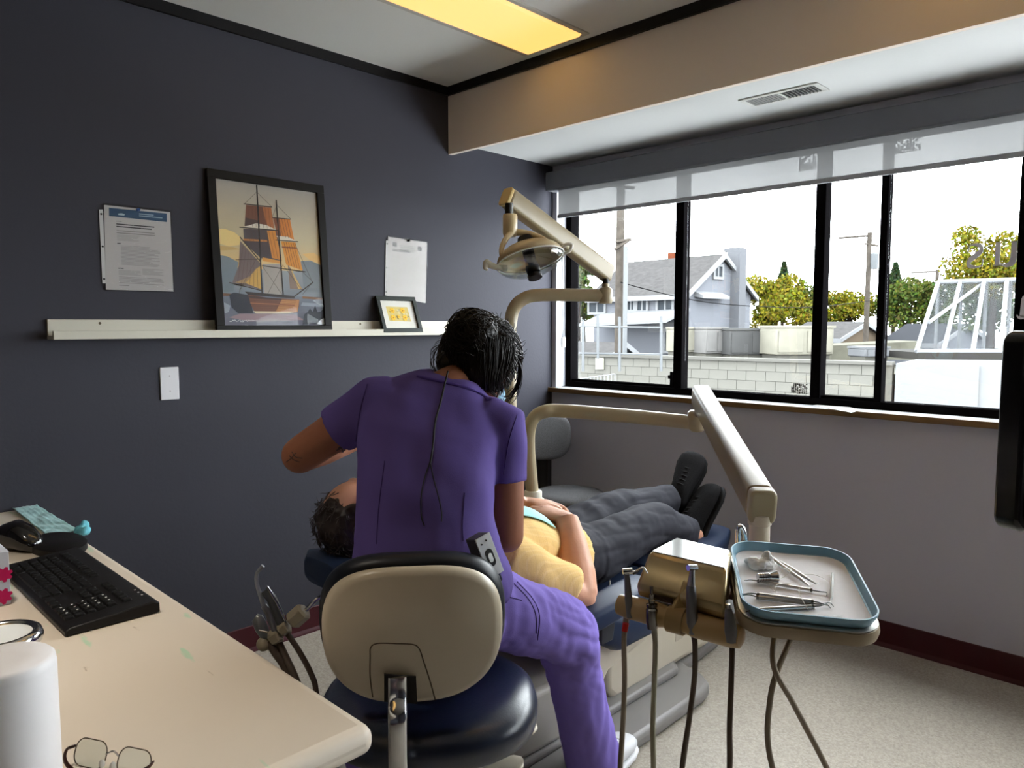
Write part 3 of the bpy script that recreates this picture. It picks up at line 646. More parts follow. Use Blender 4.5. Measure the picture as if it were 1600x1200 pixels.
ship = sky + [
    tr((236, 208, 140), (158, 470), (205, 470), (262, 490), (300, 520), (300, 570), (230, 580), (164, 560)), tr((206, 170, 112), (166, 575), (260, 585), (300, 600), (168, 606)),
    tr((226, 184, 120), (690, 628), (760, 620), (806, 650), (808, 690), (740, 668)),
    tr((118, 128, 136), (172, 634), (220, 642), (290, 678), (260, 860), (192, 866)), tr((128, 134, 140), (680, 672), (740, 668), (808, 700), (826, 868), (700, 866)),
    tr((112, 80, 60), (192, 872), (320, 880), (320, 890), (194, 890)), tr((130, 92, 62), (690, 892), (828, 902), (828, 914), (690, 906)),
    tr((150, 158, 168), (200, 930), (240, 950), (230, 990), (204, 1000)), tr((146, 122, 128), (300, 1000), (640, 1004), (700, 1040), (360, 1050), (230, 1024)), tr((140, 148, 160), (690, 930), (826, 940), (826, 960), (680, 950)),
    tr((168, 160, 152), (440, 690), (560, 690), (562, 890), (452, 880)), tr((138, 118, 106), (598, 690), (640, 760), (692, 852), (612, 844)), tr((206, 170, 110), (604, 690), (640, 760), (686, 846), (664, 846)),
    tr((118, 102, 100), (300, 545), (426, 684), (440, 852), (252, 806), (292, 700)), tr((206, 164, 88), (330, 808), (400, 720), (432, 700), (438, 850)), tr((170, 140, 100), (268, 806), (380, 760), (330, 812)),
    tr((118, 76, 58), (337, 320), (494, 337), (516, 478), (328, 452)), tr((78, 62, 58), (334, 400), (420, 420), (420, 450), (328, 452)), tr((172, 104, 60), (440, 334), (494, 337), (514, 476), (470, 462)),
    tr((80, 72, 74), (320, 468), (528, 480), (562, 670), (430, 654), (326, 560)), tr((206, 134, 56), (468, 482), (520, 482), (562, 668), (500, 652)), tr((190, 124, 66), (322, 532), (470, 540), (470, 552), (322, 544)), tr((214, 150, 70), (440, 648), (560, 672), (556, 688), (440, 672)),
    tr((208, 128, 58), (505, 402), (612, 412), (638, 542), (534, 516)), tr((130, 80, 58), (505, 402), (545, 406), (556, 520), (534, 516)), tr((218, 144, 58), (556, 548), (646, 556), (692, 732), (588, 694)), tr((150, 92, 58), (560, 580), (652, 586), (654, 596), (562, 590)),
    tr((222, 212, 194), (306, 462), (400, 436), (462, 446), (530, 478), (420, 472)), tr((222, 212, 194), (524, 514), (600, 520), (656, 550), (560, 545)),
    tr((44, 46, 56), (232, 882), (262, 868), (352, 884), (372, 930), (380, 998), (290, 1000), (246, 960)),
    tr((116, 72, 54), (350, 880), (470, 900), (670, 912), (668, 960), (640, 998), (392, 994), (366, 940)), tr((186, 128, 80), (560, 912), (670, 914), (660, 990), (520, 994)), tr((70, 48, 42), (352, 888), (560, 908), (560, 918), (360, 902)), tr((206, 190, 160), (380, 985), (640, 988), (600, 1000), (400, 1000)), tr((158, 100, 68), (362, 930), (640, 945), (640, 952), (364, 938)),
    tr((50, 40, 38), (330, 862), (640, 890), (640, 906), (350, 884)),
    line((40, 34, 32), (403, 195), (438, 885), 9), line((40, 34, 32), (525, 290), (570, 895), 8), line((48, 40, 36), (322, 314), (500, 334), 6), line((48, 40, 36), (295, 460), (535, 480), 6), line((48, 40, 36), (500, 400), (618, 411), 5), line((48, 40, 36), (520, 540), (662, 551), 5),
    line((48, 40, 36), (436, 700), (708, 740), 6), line((60, 48, 42), (232, 806), (440, 858), 6), line((60, 48, 42), (298, 520), (430, 680), 6), line((60, 48, 42), (640, 892), (756, 804), 7), line((60, 48, 42), (272, 664), (436, 660), 4)]
for a, b in (((403, 240), (330, 312)), ((403, 240), (496, 332)), ((528, 320), (614, 408)), ((526, 330), (500, 400)), ((640, 560), (752, 806)), ((436, 700), (560, 880)), ((570, 690), (470, 880)), ((570, 700), (690, 860)), ((300, 840), (290, 900)), ((752, 806), (690, 880)), ((690, 740), (756, 804)), ((410, 640), (300, 850))):
    ship.append(line((70, 62, 58), a, b, 2.2))
ship += [tr((44, 50, 60), (690, 1068), (700, 1004), (722, 990), (736, 968), (752, 990), (768, 950), (784, 992), (804, 986), (828, 960), (842, 1068)), tr((196, 200, 206), (780, 1066), (800, 1040), (842, 1020), (842, 1068))]
for (a, b, c, d), n_ in ((((337, 322), (492, 337), (514, 474), (330, 450)), 8), (((322, 470), (520, 482), (558, 664), (352, 590)), 9), (((507, 404), (610, 413), (635, 538), (534, 514)), 6), (((558, 552), (644, 558), (688, 728), (588, 692)), 6), (((300, 560), (420, 690), (436, 846), (256, 804)), 7)):
    for k in range(1, n_): t_ = k/n_; ship.append(line((92, 62, 50), Vector(a).lerp(Vector(b), t_), Vector(d).lerp(Vector(c), t_), 1.8))
for k in range(7): ship.append(line((70, 46, 40), (366+k*3, 905+k*12), (650-k*3, 920+k*10), 1.6))
rr = random.Random(5); x = 232
while x < 600:                                   # hand-written caption, too small to read
    ln = rr.uniform(6, 16); ship.append(line((214, 212, 210), (x, 1046+rr.uniform(-8, 8)), (x+ln, 1046+rr.uniform(-9, 9)), 2.6)); x += ln*.7+rr.choice([0, 0, 0, 8])
inked('print', ship, pn, U, Wv, .00003, None, T)
obj('glazing', prism(B(), [q(f*.9, f*.9, .0042), q(Wd-f*.9, f*.9, .0042), q(Wd-f*.9, Hh-f*.9, .0042), q(f*.9, Hh-f*.9, .0042)], Nn*.001), M_pane('picture_glass', (.98, .98, .98), .006), T)

T2, q2, W2, H2, N2, U2, V2, o2 = leaning('flower_picture', 'small black framed picture of four yellow sunflowers with white mat on the ledge', 'picture', [(585.5, 462.5), (647, 465), (660, 514.5), (598.7, 513)], XL+.072, XL+.012, .019, .016, M('charcoal_small_frame', lin(40, 46, 44), rough=.45))
p2o = q2(0, 0, -.0020); cr2 = lambda x, y: (lambda p: ((p-p2o).dot(U2), (p-p2o).dot(V2)))(hit(300+x/4, 240+y/4, p2o, N2))
fl = [((204, 202, 194), [(0.012, .012), (W2-.012, .012), (W2-.012, H2-.012), (.012, H2-.012)])]
c4 = [cr2(*p) for p in ((1210, 955), (1345, 960), (1370, 1050), (1235, 1045))]; fl.append(((196, 176, 106), c4))
bil = lambda a, b: tuple((1-b)*((1-a)*c4[0][k]+a*c4[1][k])+b*((1-a)*c4[3][k]+a*c4[2][k]) for k in (0, 1))
rr = random.Random(2)
for _ in range(26): a, b = rr.random()*.9, rr.random()*.9; fl.append((rr.choice([(150, 160, 150), (130, 120, 60), (206, 196, 160), (160, 150, 100)]), [bil(a, b), bil(a+.09, b+.02), bil(a+.06, b+.1)]))
for a, b in ((.24, .28), (.72, .26), (.2, .78), (.74, .76), (.46, .7)):
    c0 = bil(a, b); r_ = .0115 if (a, b) != (.46, .7) else .007
    for k in range(10):
        t_ = 2*PI*k/10; fl.append(((234, 190, 40) if k % 2 else (220, 168, 24), [c0, (c0[0]+r_*math.cos(t_-.3), c0[1]+r_*math.sin(t_-.3)), (c0[0]+r_*1.25*math.cos(t_), c0[1]+r_*1.25*math.sin(t_)), (c0[0]+r_*math.cos(t_+.3), c0[1]+r_*math.sin(t_+.3))]))
    fl.append(((176, 120, 20), [(c0[0]+r_*.35*math.cos(2*PI*k/8), c0[1]+r_*.35*math.sin(2*PI*k/8)) for k in range(8)]))
inked('print', fl, p2o, U2, V2, .00004, None, T2)

# papers in clear punched sleeves
sleeve_m = M_pane('clear_sleeve', (.95, .95, .94), .006, .15)
def sheet(name, label, ox, oy, quad, strip, body, pin):
    xw = XL+.003; P_ = lambda x, y, d=0: on_x(ox+x/4, oy+y/4, xw+d); Q = [P_(*p) for p in quad]; o = Q[3].copy()
    U_ = V(0, 1, 0); W_ = V(0, 0, 1); t = thing(name, label, 'paper', (xw, o.y, o.z), 'papers in clear sleeves'); cc = lambda x, y: (lambda p: (p.y-o.y, p.z-o.z))(P_(x, y))
    obj('page', prism(B(), Q, (.0006, 0, 0)), M('paper_white', lin(196, 192, 194), rough=.7), t)
    inked('page_print', [(rgb, [cc(*p) for p in pts]) for rgb, pts in body], o+V(.0008, 0, 0), U_, W_, .00003, None, t)
    s = B(); pad = [(-.012, .012), (.012, .012), (.012, -.006), (-.004, -.006)]
    prism(s, [p+V(.0022, a*.35, b*.5) for p, (a, b) in zip(Q, pad)], (.0003, 0, 0)); obj('clear_sleeve', s, sleeve_m, t)
    st = obj('binding_strip', prism(B(), [P_(*p) for p in strip], (.0012, 0, 0)), M('milky_strip', lin(190, 190, 190), rough=.4), t)
    a, b = Vector(strip[0]).lerp(Vector(strip[1]), .5), Vector(strip[3]).lerp(Vector(strip[2]), .5)
    for k in (.06, .5, .94): c = P_(*a.lerp(b, k)); obj('punched_hole', lathe(B(), c+V(.0013, 0, 0), [(0, 0), (.0035, 0), (.0035, .0003), (0, .0003)], 10, (1, 0, 0)), M('hole_dark', lin(30, 29, 32), rough=.9), st)
    c = P_(*pin); pb = B(); lathe(pb, c+V(.003, 0, 0), [(0, 0), (.005, 0), (.004, .003), (.003, .008), (.0055, .010), (.005, .013), (0, .013)], 12, (1, 0, 0)); obj('push_pin', pb, M('blue_pin', lin(30, 70, 130), rough=.3) if ox == 0 else black_alu, t, smooth=40)
def bars_(x0, y0, x1, slope, rows, gap, h, rgb=(150, 146, 148), rnd=1):
    r_ = random.Random(rnd); out = []
    for k in range(rows):
        y = y0+k*gap; x2 = x1-(r_.random()**3)*(x1-x0)*.5; out.append((rgb, [(x0+k*gap*.035, y+slope*0), (x2+k*gap*.035, y+(x2-x0)*slope), (x2+k*gap*.035, y+h+(x2-x0)*slope), (x0+k*gap*.035, y+h)]))
    return out
d1 = [((52, 82, 116), [(680, 338), (1042, 375), (1043, 428), (681, 390)]), ((170, 190, 206), [(735, 376), (760, 372), (780, 380), (776, 388), (740, 384)]), ((150, 172, 194), [(868, 374), (960, 382), (960, 388), (868, 380)]), ((150, 172, 194), [(868, 386), (1014, 400), (1014, 406), (868, 392)])]
d1 += bars_(726, 420, 760, .06, 1, 9, 5) + bars_(726, 436, 966, .085, 2, 15, 7, (70, 68, 74), 3) + bars_(728, 478, 968, .075, 2, 14, 5, (140, 136, 138), 4) + bars_(730, 506, 900, .05, 5, 8, 5, (176, 172, 174), 5) + bars_(732, 558, 754, .05, 1, 9, 6, (90, 88, 92)) + bars_(754, 574, 1000, .065, 15, 8.2, 5, (172, 168, 170), 6) + bars_(738, 714, 772, .05, 1, 6, 5, (90, 88, 92)) + bars_(740, 728, 880, .05, 4, 8, 5, (172, 168, 170), 7) + bars_(888, 720, 1020, .05, 5, 8, 5, (172, 168, 170), 8) + bars_(742, 768, 1022, .06, 5, 9, 4, (160, 156, 158), 9) + bars_(742, 820, 806, .05, 1, 9, 5, (150, 146, 150))
sheet('notice_paper', 'white notice with blue header band in a clear sleeve pinned left of the ship', 0, 240, [(650, 320), (1063, 367), (1083, 862), (662, 850)], [(618, 350), (642, 350), (663, 811), (640, 811)], d1, (858, 352))
d2 = [((120, 120, 122), [(1252, 552), (1278, 556), (1280, 584), (1254, 578)]), ((120, 120, 122), [(1410, 580), (1434, 584), (1434, 612), (1410, 606)])] + bars_(1300, 572, 1400, .12, 4, 11, 4, (150, 150, 150), 3) + bars_(1252, 596, 1440, .1, 2, 9, 4, (90, 90, 92), 2) + bars_(1250, 640, 1310, .06, 12, 16, 5, (180, 178, 172), 5) + bars_(1330, 652, 1440, .08, 10, 18, 4, (186, 184, 180), 6)
sheet('notice_paper', 'white notice sheet in a clear sleeve pinned above the small flower picture', 300, 240, [(1226, 520), (1468, 556), (1459, 934), (1212, 886)], [(1212, 542), (1226, 544), (1218, 886), (1206, 884)], d2, (1345, 545))

# blank wall plate
a, b = on_x(248.5, 574, XL), on_x(280, 623.5, XL)
wp_ = thing('wall_plate', 'white blank electrical cover plate on the dark wall below the ledge', 'wall plate', (XL, (a.y+b.y)/2, b.z))
obj('plate', bx((XL, a.y, b.z), (XL+.006, b.y, a.z)), M('white_plate', lin(214, 214, 218), rough=.4), wp_, bevel=.003)
for s in (.27, .73): piece('screw', scr, wp_, (XL+.006, (a.y+b.y)/2, b.z+(a.z-b.z)*s), None, (.45, .45, .45))

# ================================================================== DESK AND WHAT LIES ON IT
ZD = .724; YD = .607; XD = -.868
def M_desk():
    m = M('desk_laminate', lin(224, 212, 196), rough=.38, spec=.4)
    nt = m.node_tree; N = nt.nodes; L_ = nt.links; b = N['Principled BSDF']; tc = N.new('ShaderNodeTexCoord')
    def mask(scale, lo_, hi_, st):
        mp = N.new('ShaderNodeMapping'); mp.inputs['Scale'].default_value = st; n = N.new('ShaderNodeTexNoise'); n.inputs['Scale'].default_value = scale; n.inputs['Detail'].default_value = 4
        r = N.new('ShaderNodeMapRange'); r.inputs['From Min'].default_value = lo_; r.inputs['From Max'].default_value = hi_
        L_.new(tc.outputs['Object'], mp.inputs['Vector']); L_.new(mp.outputs[0], n.inputs['Vector']); L_.new(n.outputs['Fac'], r.inputs['Value']); return r
    base = lin(224, 212, 196); last = None
    for sc_, lo_, hi_, st, col in ((6, .68, .74, (1.2, 5, 1), lin(188, 214, 184)), (11, .70, .76, (1, 4, 1), lin(170, 150, 128))):
        mk = mask(sc_, lo_, hi_, st); mx = N.new('ShaderNodeMixRGB'); mx.inputs[2].default_value = col; L_.new(mk.outputs[0], mx.inputs[0])
        if last is None: mx.inputs[1].default_value = base
        else: L_.new(last.outputs[0], mx.inputs[1])
        last = mx
    L_.new(last.outputs[0], b.inputs['Base Color']); return m
dk = thing('desk', 'cream laminate desk with worn rounded edges in the left foreground', 'desk', (-1.8, .15, 0))
dm = M_desk(); 
obj('desk_top', bx((XL+.004, -.25, ZD-.045), (XD, YD, ZD)), dm, dk, bevel=.02, bseg=4)
bd = M('desk_panel', lin(170, 160, 146), rough=.5)
obj('modesty_panel', bx((XL+.02, -.22, .05), (XD-.25, -.20, ZD-.045)), bd, dk, bevel=.002)
for x in (XL+.02, XD-.28): obj('side_panel', bx((x, -.2, 0), (x+.025, YD-.30, ZD-.045)), bd, dk, bevel=.002)

blackp = M('black_plastic', lin(22, 21, 22), rough=.42); keym = M('key_plastic', lin(18, 18, 19), rough=.5)
kb = thing('keyboard', 'black computer keyboard lying on the cream desk', 'keyboard', (-1.80, .46, ZD))
X0, X1, Y0_, Y1_ = -2.062, -1.537, .376, .548
bm = B(); prism(bm, [(X0, Y0_, ZD+.001), (X0, Y0_, ZD+.012), (X0, Y0_+.01, ZD+.016), (X0, Y1_-.012, ZD+.027), (X0, Y1_, ZD+.022), (X0, Y1_, ZD+.001)], (X1-X0, 0, 0)); obj('case', bm, blackp, kb, bevel=.003)
def keymesh(w):
    b = B(); loft(b, [(V(0, 0, 0), V(1, 0, 0), w/2, V(0, 1, 0), .0085, 12), (V(0, 0, .004), V(1, 0, 0), w/2-.0015, V(0, 1, 0), .0072, 8), (V(0, 0, .0045), V(1, 0, 0), w/2-.003, V(0, 1, 0), .006, 6)], 16)
    return mesh_of('key', b, keym)
k1, kw, ksp = keymesh(.0172), keymesh(.0305), keymesh(.115); legend = M('key_legend', lin(200, 200, 200), rough=.6)
lgm = mesh_of('legend', bx((-.0022, -.0015, 0), (.0022, .0018, .0002)), legend); tilt = math.atan(.011/.15)
def key(me, x, r, rows_y): y = rows_y; k_ = piece('key', me, kb, (x, y, ZD+.0165+(y-Y0_-.01)*math.tan(tilt)), (tilt, 0, 0)); return k_
ry = [Y0_+.020+.0192*i for i in range(5)] + [Y0_+.020+.0192*5+.009]
for r, y in enumerate(ry):
    x = X0+.028
    if r == 0:
        for me, w_ in ((kw, .033), (k1, .019), (kw, .033), (ksp, .118), (kw, .033), (k1, .019), (kw, .033)): key(me, x+w_/2, r, y); x += w_
    else:
        if r < 5: key(kw, x+.0165, r, y); x += .033
        for _ in range(12 if r < 5 else 13): key(k1, x+.0095, r, y); x += .019
        if r < 5: key(kw, x+.0165, r, y)
    for k in range(3):
        if r in (0, 4, 3, 5): key(k1, X0+.346+.019*k, r, y)
    for k in range(4):
        kk = key(k1, X0+.416+.019*k, r, y)
        if r < 5 and k < 3: piece('legend', lgm, kb, (X0+.414+.019*k, y+.002, ZD+.0213+(y-Y0_-.01)*math.tan(tilt)), (tilt, 0, 0))
for k in range(3): piece('status_light', lgm, kb, (X0+.43+.02*k, Y1_-.016, ZD+.0272), (tilt, 0, 0))

c = on_z(92, 856, ZD); mp_ = B(); loft(mp_, [(c+V(0, 0, .0005), V(1, 0, 0), .105, V(0, 1, 0), .062), (c+V(0, 0, .016), V(1, 0, 0), .105, V(0, 1, 0), .062), (c+V(0, 0, .021), V(1, 0, 0), .098, V(0, 1, 0), .055)], 40)
tag(obj('wrist_rest', mp_, blackp, smooth=40), 'black oval gel rest on the desk behind the keyboard', 'wrist rest')
c = on_z(28, 858, ZD); ms = thing('computer_mouse', 'glossy black humped computer mouse beside the keyboard', 'mouse', c)
mb = B(); ax = V(.8, .35, 0).normalized(); sd = V(-ax.y, ax.x, 0)
loft(mb, [(c+ax*s*.075+V(0, 0, .0045+h*.0262), ax.cross(V(0, 0, 1)), w_, V(0, 0, 1), h*.026+.004, 2.4) for s, w_, h in ((-1, .012, .3), (-.85, .026, .7), (-.5, .034, 1.1), (-.1, .036, 1.3), (.35, .033, 1.15), (.75, .028, .75), (.95, .018, .45), (1.0, .008, .3))], 24)
obj('shell', mb, M('gloss_black', lin(16, 15, 15), rough=.12, spec=.6, coat=.5), ms, smooth=60)
obj('scroll_wheel', lathe(B(), c+ax*.045+V(0, 0, .043)-sd*.004, [(0, 0), (.008, 0), (.008, .008), (0, .008)], 16, sd), M('wheel_rubber', lin(50, 50, 52), rough=.7), ms, smooth=40)

# folded blue mask in the wall corner of the desk
mk = thing('surgical_mask', 'pale turquoise pleated face mask lying on the desk by the wall', 'mask', on_z(70, 812, ZD)); teal = M('turquoise_nonwoven', lin(150, 200, 204), rough=.85, bump=(300, .1), sheen=.2)
A_, B_, C_, D_ = on_z(20, 797, ZD), on_z(58, 791, ZD), on_z(124, 832, ZD), on_z(74, 839, ZD); bm = B(); gx, gy = 40, 14; g = []
A_.x = max(A_.x, XL+.008); B_.x = max(B_.x, XL+.008)
for i in range(gx+1):
    row = []
    for j in range(gy+1):
        s, t_ = i/gx, j/gy; p = A_.lerp(D_, s).lerp(B_.lerp(C_, s), t_)
        p.z += .004+.003*abs(((t_*5) % 1)-.5)+.004*noise.noise(p*30)+.012*max(0, s-.8)*5*abs(noise.noise(p*22)); row.append(bm.verts.new(p))
    g.append(row)
for i in range(gx):
    for j in range(gy): bm.faces.new((g[i][j], g[i+1][j], g[i+1][j+1], g[i][j+1]))
o_ = obj('pleated_panel', bm, teal, mk, smooth=180); sd_ = o_.modifiers.new('thick', 'SOLIDIFY'); sd_.thickness = .0012
bm = B(); c = on_z(130, 836, ZD); 
ball(bm, c+V(-.01, 0, .012), (.03, .02, .012)); ball(bm, c+V(.015, .0, .015), (.02, .014, .014)); ball(bm, c+V(-.03, .012, .018), (.012, .01, .018)); cm_ = melt(bm, .003, 3); push(cm_, lambda p: .006*noise.noise(p*70)); 
obj('crumpled_tie', cm_, M('bright_turquoise_cloth', lin(110, 190, 206), rough=.8), mk)

# tissue box, tin and white bottle at the frame edge, glasses
c = on_z(18, 944, ZD); tb = thing('tissue_box', 'white tissue box with magenta flowers at the left edge', 'tissue box', (c.x-.06, c.y-.06, ZD)); hb = .115
obj('carton', bx((c.x-.115, c.y-.115, ZD+.001), (c.x, c.y, ZD+hb)), M('tissue_carton', lin(190, 196, 210), rough=.5), tb, bevel=.0015)
def petals(nrm_x, px, py, r):
    p = on_x(px, py, c.x+.0006) if nrm_x else on_y(px, py, c.y+.0006); b = B()
    for k in range(7):
        a = 2*PI*k/7+.3; d_ = V(0, math.cos(a), math.sin(a)); e_ = V(0, -math.sin(a), math.cos(a)); q_ = p
        prism(b, [q_, q_+d_*r*.6+e_*r*.32, q_+d_*r+e_*r*.15, q_+d_*r-e_*r*.15, q_+d_*r*.6-e_*r*.32], (.0004, 0, 0))
    obj('printed_flower', b, M('magenta_print', lin(190, 20, 90), rough=.5), tb)
petals(True, 6, 898, .016); petals(True, 5, 932, .017)
sl_ = B(); loft(sl_, [(V(c.x-.057, c.y-.057, ZD+hb), V(1, 0, 0), .038, V(0, 1, 0), .014), (V(c.x-.057, c.y-.057, ZD+hb+.0006), V(1, 0, 0), .036, V(0, 1, 0), .012)], 24); obj('opening', sl_, M('slot_grey', lin(120, 120, 124), rough=.7), tb)
tsu = B(); loft(tsu, [(V(c.x-.057, c.y-.057, ZD+hb), V(1, 0, 0), .03, V(0, 1, 0), .008), (V(c.x-.05, c.y-.057, ZD+hb+.02), V(1, 0, 0), .036, V(0, 1, 0), .012), (V(c.x-.066, c.y-.05, ZD+hb+.045), V(1, 0, 0), .028, V(0, 1, 0), .006)], 20); obj('tissue', tsu, M('tissue_white', lin(235, 235, 235), rough=.8), tb, smooth=60)
chrome = M('chrome', (.62, .62, .63), rough=.14, metal=1.0); steelm = M('brushed_steel', (.50, .49, .47), rough=.28, metal=1.0)
c = at(-2, 988, 1.16); jr = thing('lidded_tin', 'round tin with a shiny metal rim and white lid', 'tin', (c.x, c.y, ZD)); hj = c.z-ZD
obj('body', lathe(B(), (c.x, c.y, ZD), [(0, .001), (.05, .001), (.054, .006), (.054, hj-.02), (0, hj-.02)], 40), M('frosted_white', lin(205, 208, 210), rough=.35), jr, smooth=40)
obj('metal_rim', lathe(B(), (c.x, c.y, ZD), [(.048, hj-.02), (.058, hj-.02), (.060, hj-.012), (.057, hj-.003), (.052, hj), (.046, hj-.002), (.044, hj-.006)], 48), chrome, jr, smooth=60)
obj('lid', lathe(B(), (c.x, c.y, ZD), [(.046, hj-.016), (.046, hj-.005), (.03, hj-.003), (0, hj-.002)], 40), M('lid_white', lin(224, 228, 230), rough=.3), jr, smooth=40)
c = at(5, 1040, .86); bt = thing('white_bottle', 'smooth white cylindrical bottle in the front left corner', 'bottle', (c.x, c.y, ZD)); hb = c.z-ZD+.008; r_ = .0535
wm_ = M('satin_white_plastic', lin(232, 230, 232), rough=.35)
obj('body', lathe(B(), (c.x, c.y, ZD), [(0, .001), (r_*.94, .001), (r_, .006), (r_, hb-.012), (r_*.975, hb-.004), (r_*.9, hb), (r_*.4, hb-.001), (0, hb-.001)], 56), wm_, bt, smooth=60)
obj('base_ring', lathe(B(), (c.x, c.y, ZD), [(r_*.97, .0005), (r_*1.012, .0005), (r_*1.012, .01), (r_*.97, .01)], 56), M('pale_grey_ring', lin(200, 200, 202), rough=.4), bt, smooth=50)
# eyeglasses, upside down with folded temples
c = on_z(165, 1196, ZD+.01); gl = thing('eyeglasses', 'thin rimmed eyeglasses with dark temples on the desk', 'eyeglasses', (c.x, c.y, ZD))
a = on_z(98, 1180, ZD+.012); b = on_z(242, 1212, ZD+.012); u_ = Vector((b.x-a.x, b.y-a.y, 0)).normalized(); v_ = V(-u_.y, u_.x, 0); fm = M('tortoise_dark', lin(52, 30, 26), rough=.3); cen = (a+b)/2; cen.z = ZD
up_ = (V(0, 0, 1)*.92+v_*.38).normalized()
for s in (-1, 1):
    lc = cen+u_*s*.036+up_*.019; rm = [lc+u_*x+up_*y for x, y in rrect(.052, .034, .014, 6)]
    obj('rim', tube(B(), rm+[rm[0]], .0008, 6, False), M('wire_rim', lin(90, 78, 66), rough=.3, metal=.8), gl, smooth=60)
    obj('lens', prism(B(), rm, u_.cross(up_)*.0012), M_pane('lens_clear', (.93, .96, .95), .06), gl)
    hp = cen+u_*s*.064+up_*.024
    obj('temple', tube(B(), spline([hp, hp-v_*.012+u_*s*.002, hp-v_*.03-u_*s*.02+V(0, 0, -.006), hp-v_*.05-u_*s*.09+V(0, 0, -.012), hp-v_*.055-u_*s*.125+V(0, 0, -.02)], 5), [.0035, .004, .003, .0025, .004], 8, True, .5), fm, gl, smooth=60)
obj('bridge', tube(B(), spline([cen-u_*.011+up_*.022, cen+up_*.027, cen+u_*.011+up_*.022], 6), .0012, 6), chrome, gl, smooth=60)
for s in (-1, 1): obj('nose_pad', ball(B(), cen+u_*s*.009+up_*.014-v_*.006, (.002, .004, .006)), M('nose_pad_clear', lin(200, 196, 190), rough=.2), gl, smooth=60)

# ================================================================== MONITOR AT THE RIGHT EDGE
dM = 1.15; e0 = at(1577, 675, dM); zt_, zb_ = at(1592, 517, dM).z, at(1578, 833, dM).z; mr = (RT*.92+FH*.39).normalized(); mn = V(mr.y, -mr.x, 0)
mo = thing('monitor', 'black flat monitor cut off by the right edge of the view', 'monitor', Vector((e0.x, e0.y, 0))+mr*.26+V(0, 0, zb_))
ccm = Vector((e0.x, e0.y, (zt_+zb_)/2))+mr*.265; ol = rrect(.53, zt_-zb_, .022, 6); gb = M('piano_black', lin(10, 10, 12), rough=.2, spec=.5)
obj('housing', prism(B(), [ccm+mr*x+V(0, 0, y)-mn*.02 for x, y in ol], mn*.04), gb, mo, bevel=.006, bseg=3)
obj('screen', prism(B(), [ccm+mr*x*.95+V(0, 0, y*.92)+mn*.0205 for x, y in ol], mn*.0008), M('dark_screen', lin(6, 6, 8), rough=.12), mo)
pc_ = ccm-mn*.09; obj('mount_arm', tube(B(), [ccm-mn*.02, pc_], .025, 12), blackp, mo, smooth=60)
obj('ceiling_pole', tube(B(), [(pc_.x, pc_.y, ccm.z-.05), (pc_.x, pc_.y, ZC)], .02, 14), blackp, mo, smooth=60)
obj('ceiling_flange', lathe(B(), (pc_.x, pc_.y, ZC-.02), [(0, 0), (.06, 0), (.06, .02), (0, .02)], 24), blackp, mo, smooth=40)

# ================================================================== DENTAL EQUIPMENT
putty = M('putty_enamel', lin(156, 142, 114), rough=.30, spec=.45)           # arms and housings
cream_p = M('cream_plastic', lin(196, 186, 168), rough=.32, spec=.5)
navy = M('navy_vinyl', lin(24, 34, 56), rough=.30, spec=.75, bump=(220, .05))
grey_b = M('base_grey_enamel', lin(128, 124, 122), rough=.35)
hosem = M('taupe_hose', lin(140, 128, 112), rough=.5); dark_hose = M('dark_hose', lin(84, 72, 62), rough=.5); greym = M('grey_handpiece', lin(120, 120, 122), rough=.3, metal=.5)
def rod2(name, pts, r, mat, par, seg=16, n=8, **k): return obj(name, tube(B(), spline(pts, n) if len(pts) > 2 else pts, r, seg, **k), mat, par, smooth=50)
def beam(name, a, b, w, h, mat, par, up=(0, 0, 1), bev=.012, taper=1.0):
    """rounded box-section arm from a to b"""
    a, b = Vector(a), Vector(b); t = (b-a).normalized(); s = t.cross(Vector(up)).normalized(); u = s.cross(t); bm = B()
    loft(bm, [(a, s, w/2, u, h/2, 5), (b, s, w/2*taper, u, h/2*taper, 5)], 28); return obj(name, bm, mat, par, smooth=40, bevel=bev if bev else 0, bseg=3)

# ------------------------------------------------------------------ chair: base, covers, upholstery
CX = -1.62
ch = thing('dental_chair', 'navy upholstered dental chair with cream side covers and grey floor plate', 'dental chair', (CX, 1.9, 0))
pl = [(-1.26, 1.30), (-1.235, 1.5), (-1.235, 2.22), (-1.25, 2.29), (-1.31, 2.335), (-1.40, 2.36), (-1.42, 2.66), (-1.46, 2.72), (-1.78, 2.72), (-1.82, 2.66), (-1.84, 2.36), (-1.93, 2.33), (-1.98, 2.28), (-1.98, 1.4), (-1.94, 1.30)]
obj('floor_plate', prism(B(), [(x, y, .002) for x, y in pl], (0, 0, .05)), grey_b, ch, bevel=.018, bseg=4)
obj('plate_rib', prism(B(), [(-1.40, 1.35, .05), (-1.36, 1.42, .05), (-1.36, 2.26, .05), (-1.42, 2.32, .05), (-1.46, 2.32, .05), (-1.46, 1.35, .05)], (0, 0, .03)), grey_b, ch, bevel=.012, bseg=3)
def side_cover(name, prof, x0, x1, mat, bev=.02): return obj(name, prism(B(), [(x0, y, z) for y, z in prof], (x1-x0, 0, 0)), mat, ch, bevel=bev, bseg=4)
side_cover('lift_cover', [(1.93, .055), (2.56, .052), (2.60, .10), (2.56, .22), (2.40, .30), (2.16, .335), (1.98, .31), (1.88, .22), (1.88, .10)], -1.40, -1.84, cream_p, .03)
side_cover('seat_shroud', [(1.66, .22), (1.72, .30), (2.25, .335), (2.30, .30), (2.1, .24), (1.86, .20), (1.76, .09), (1.66, .09)], -1.37, -1.87, cream_p, .02)
side_cover('rear_housing', [(1.30, .09), (1.80, .07), (1.80, .20), (1.74, .26), (1.42, .27), (1.30, .22)], -1.36, -1.86, M('warm_grey_cover', lin(150, 144, 138), rough=.4), .02)
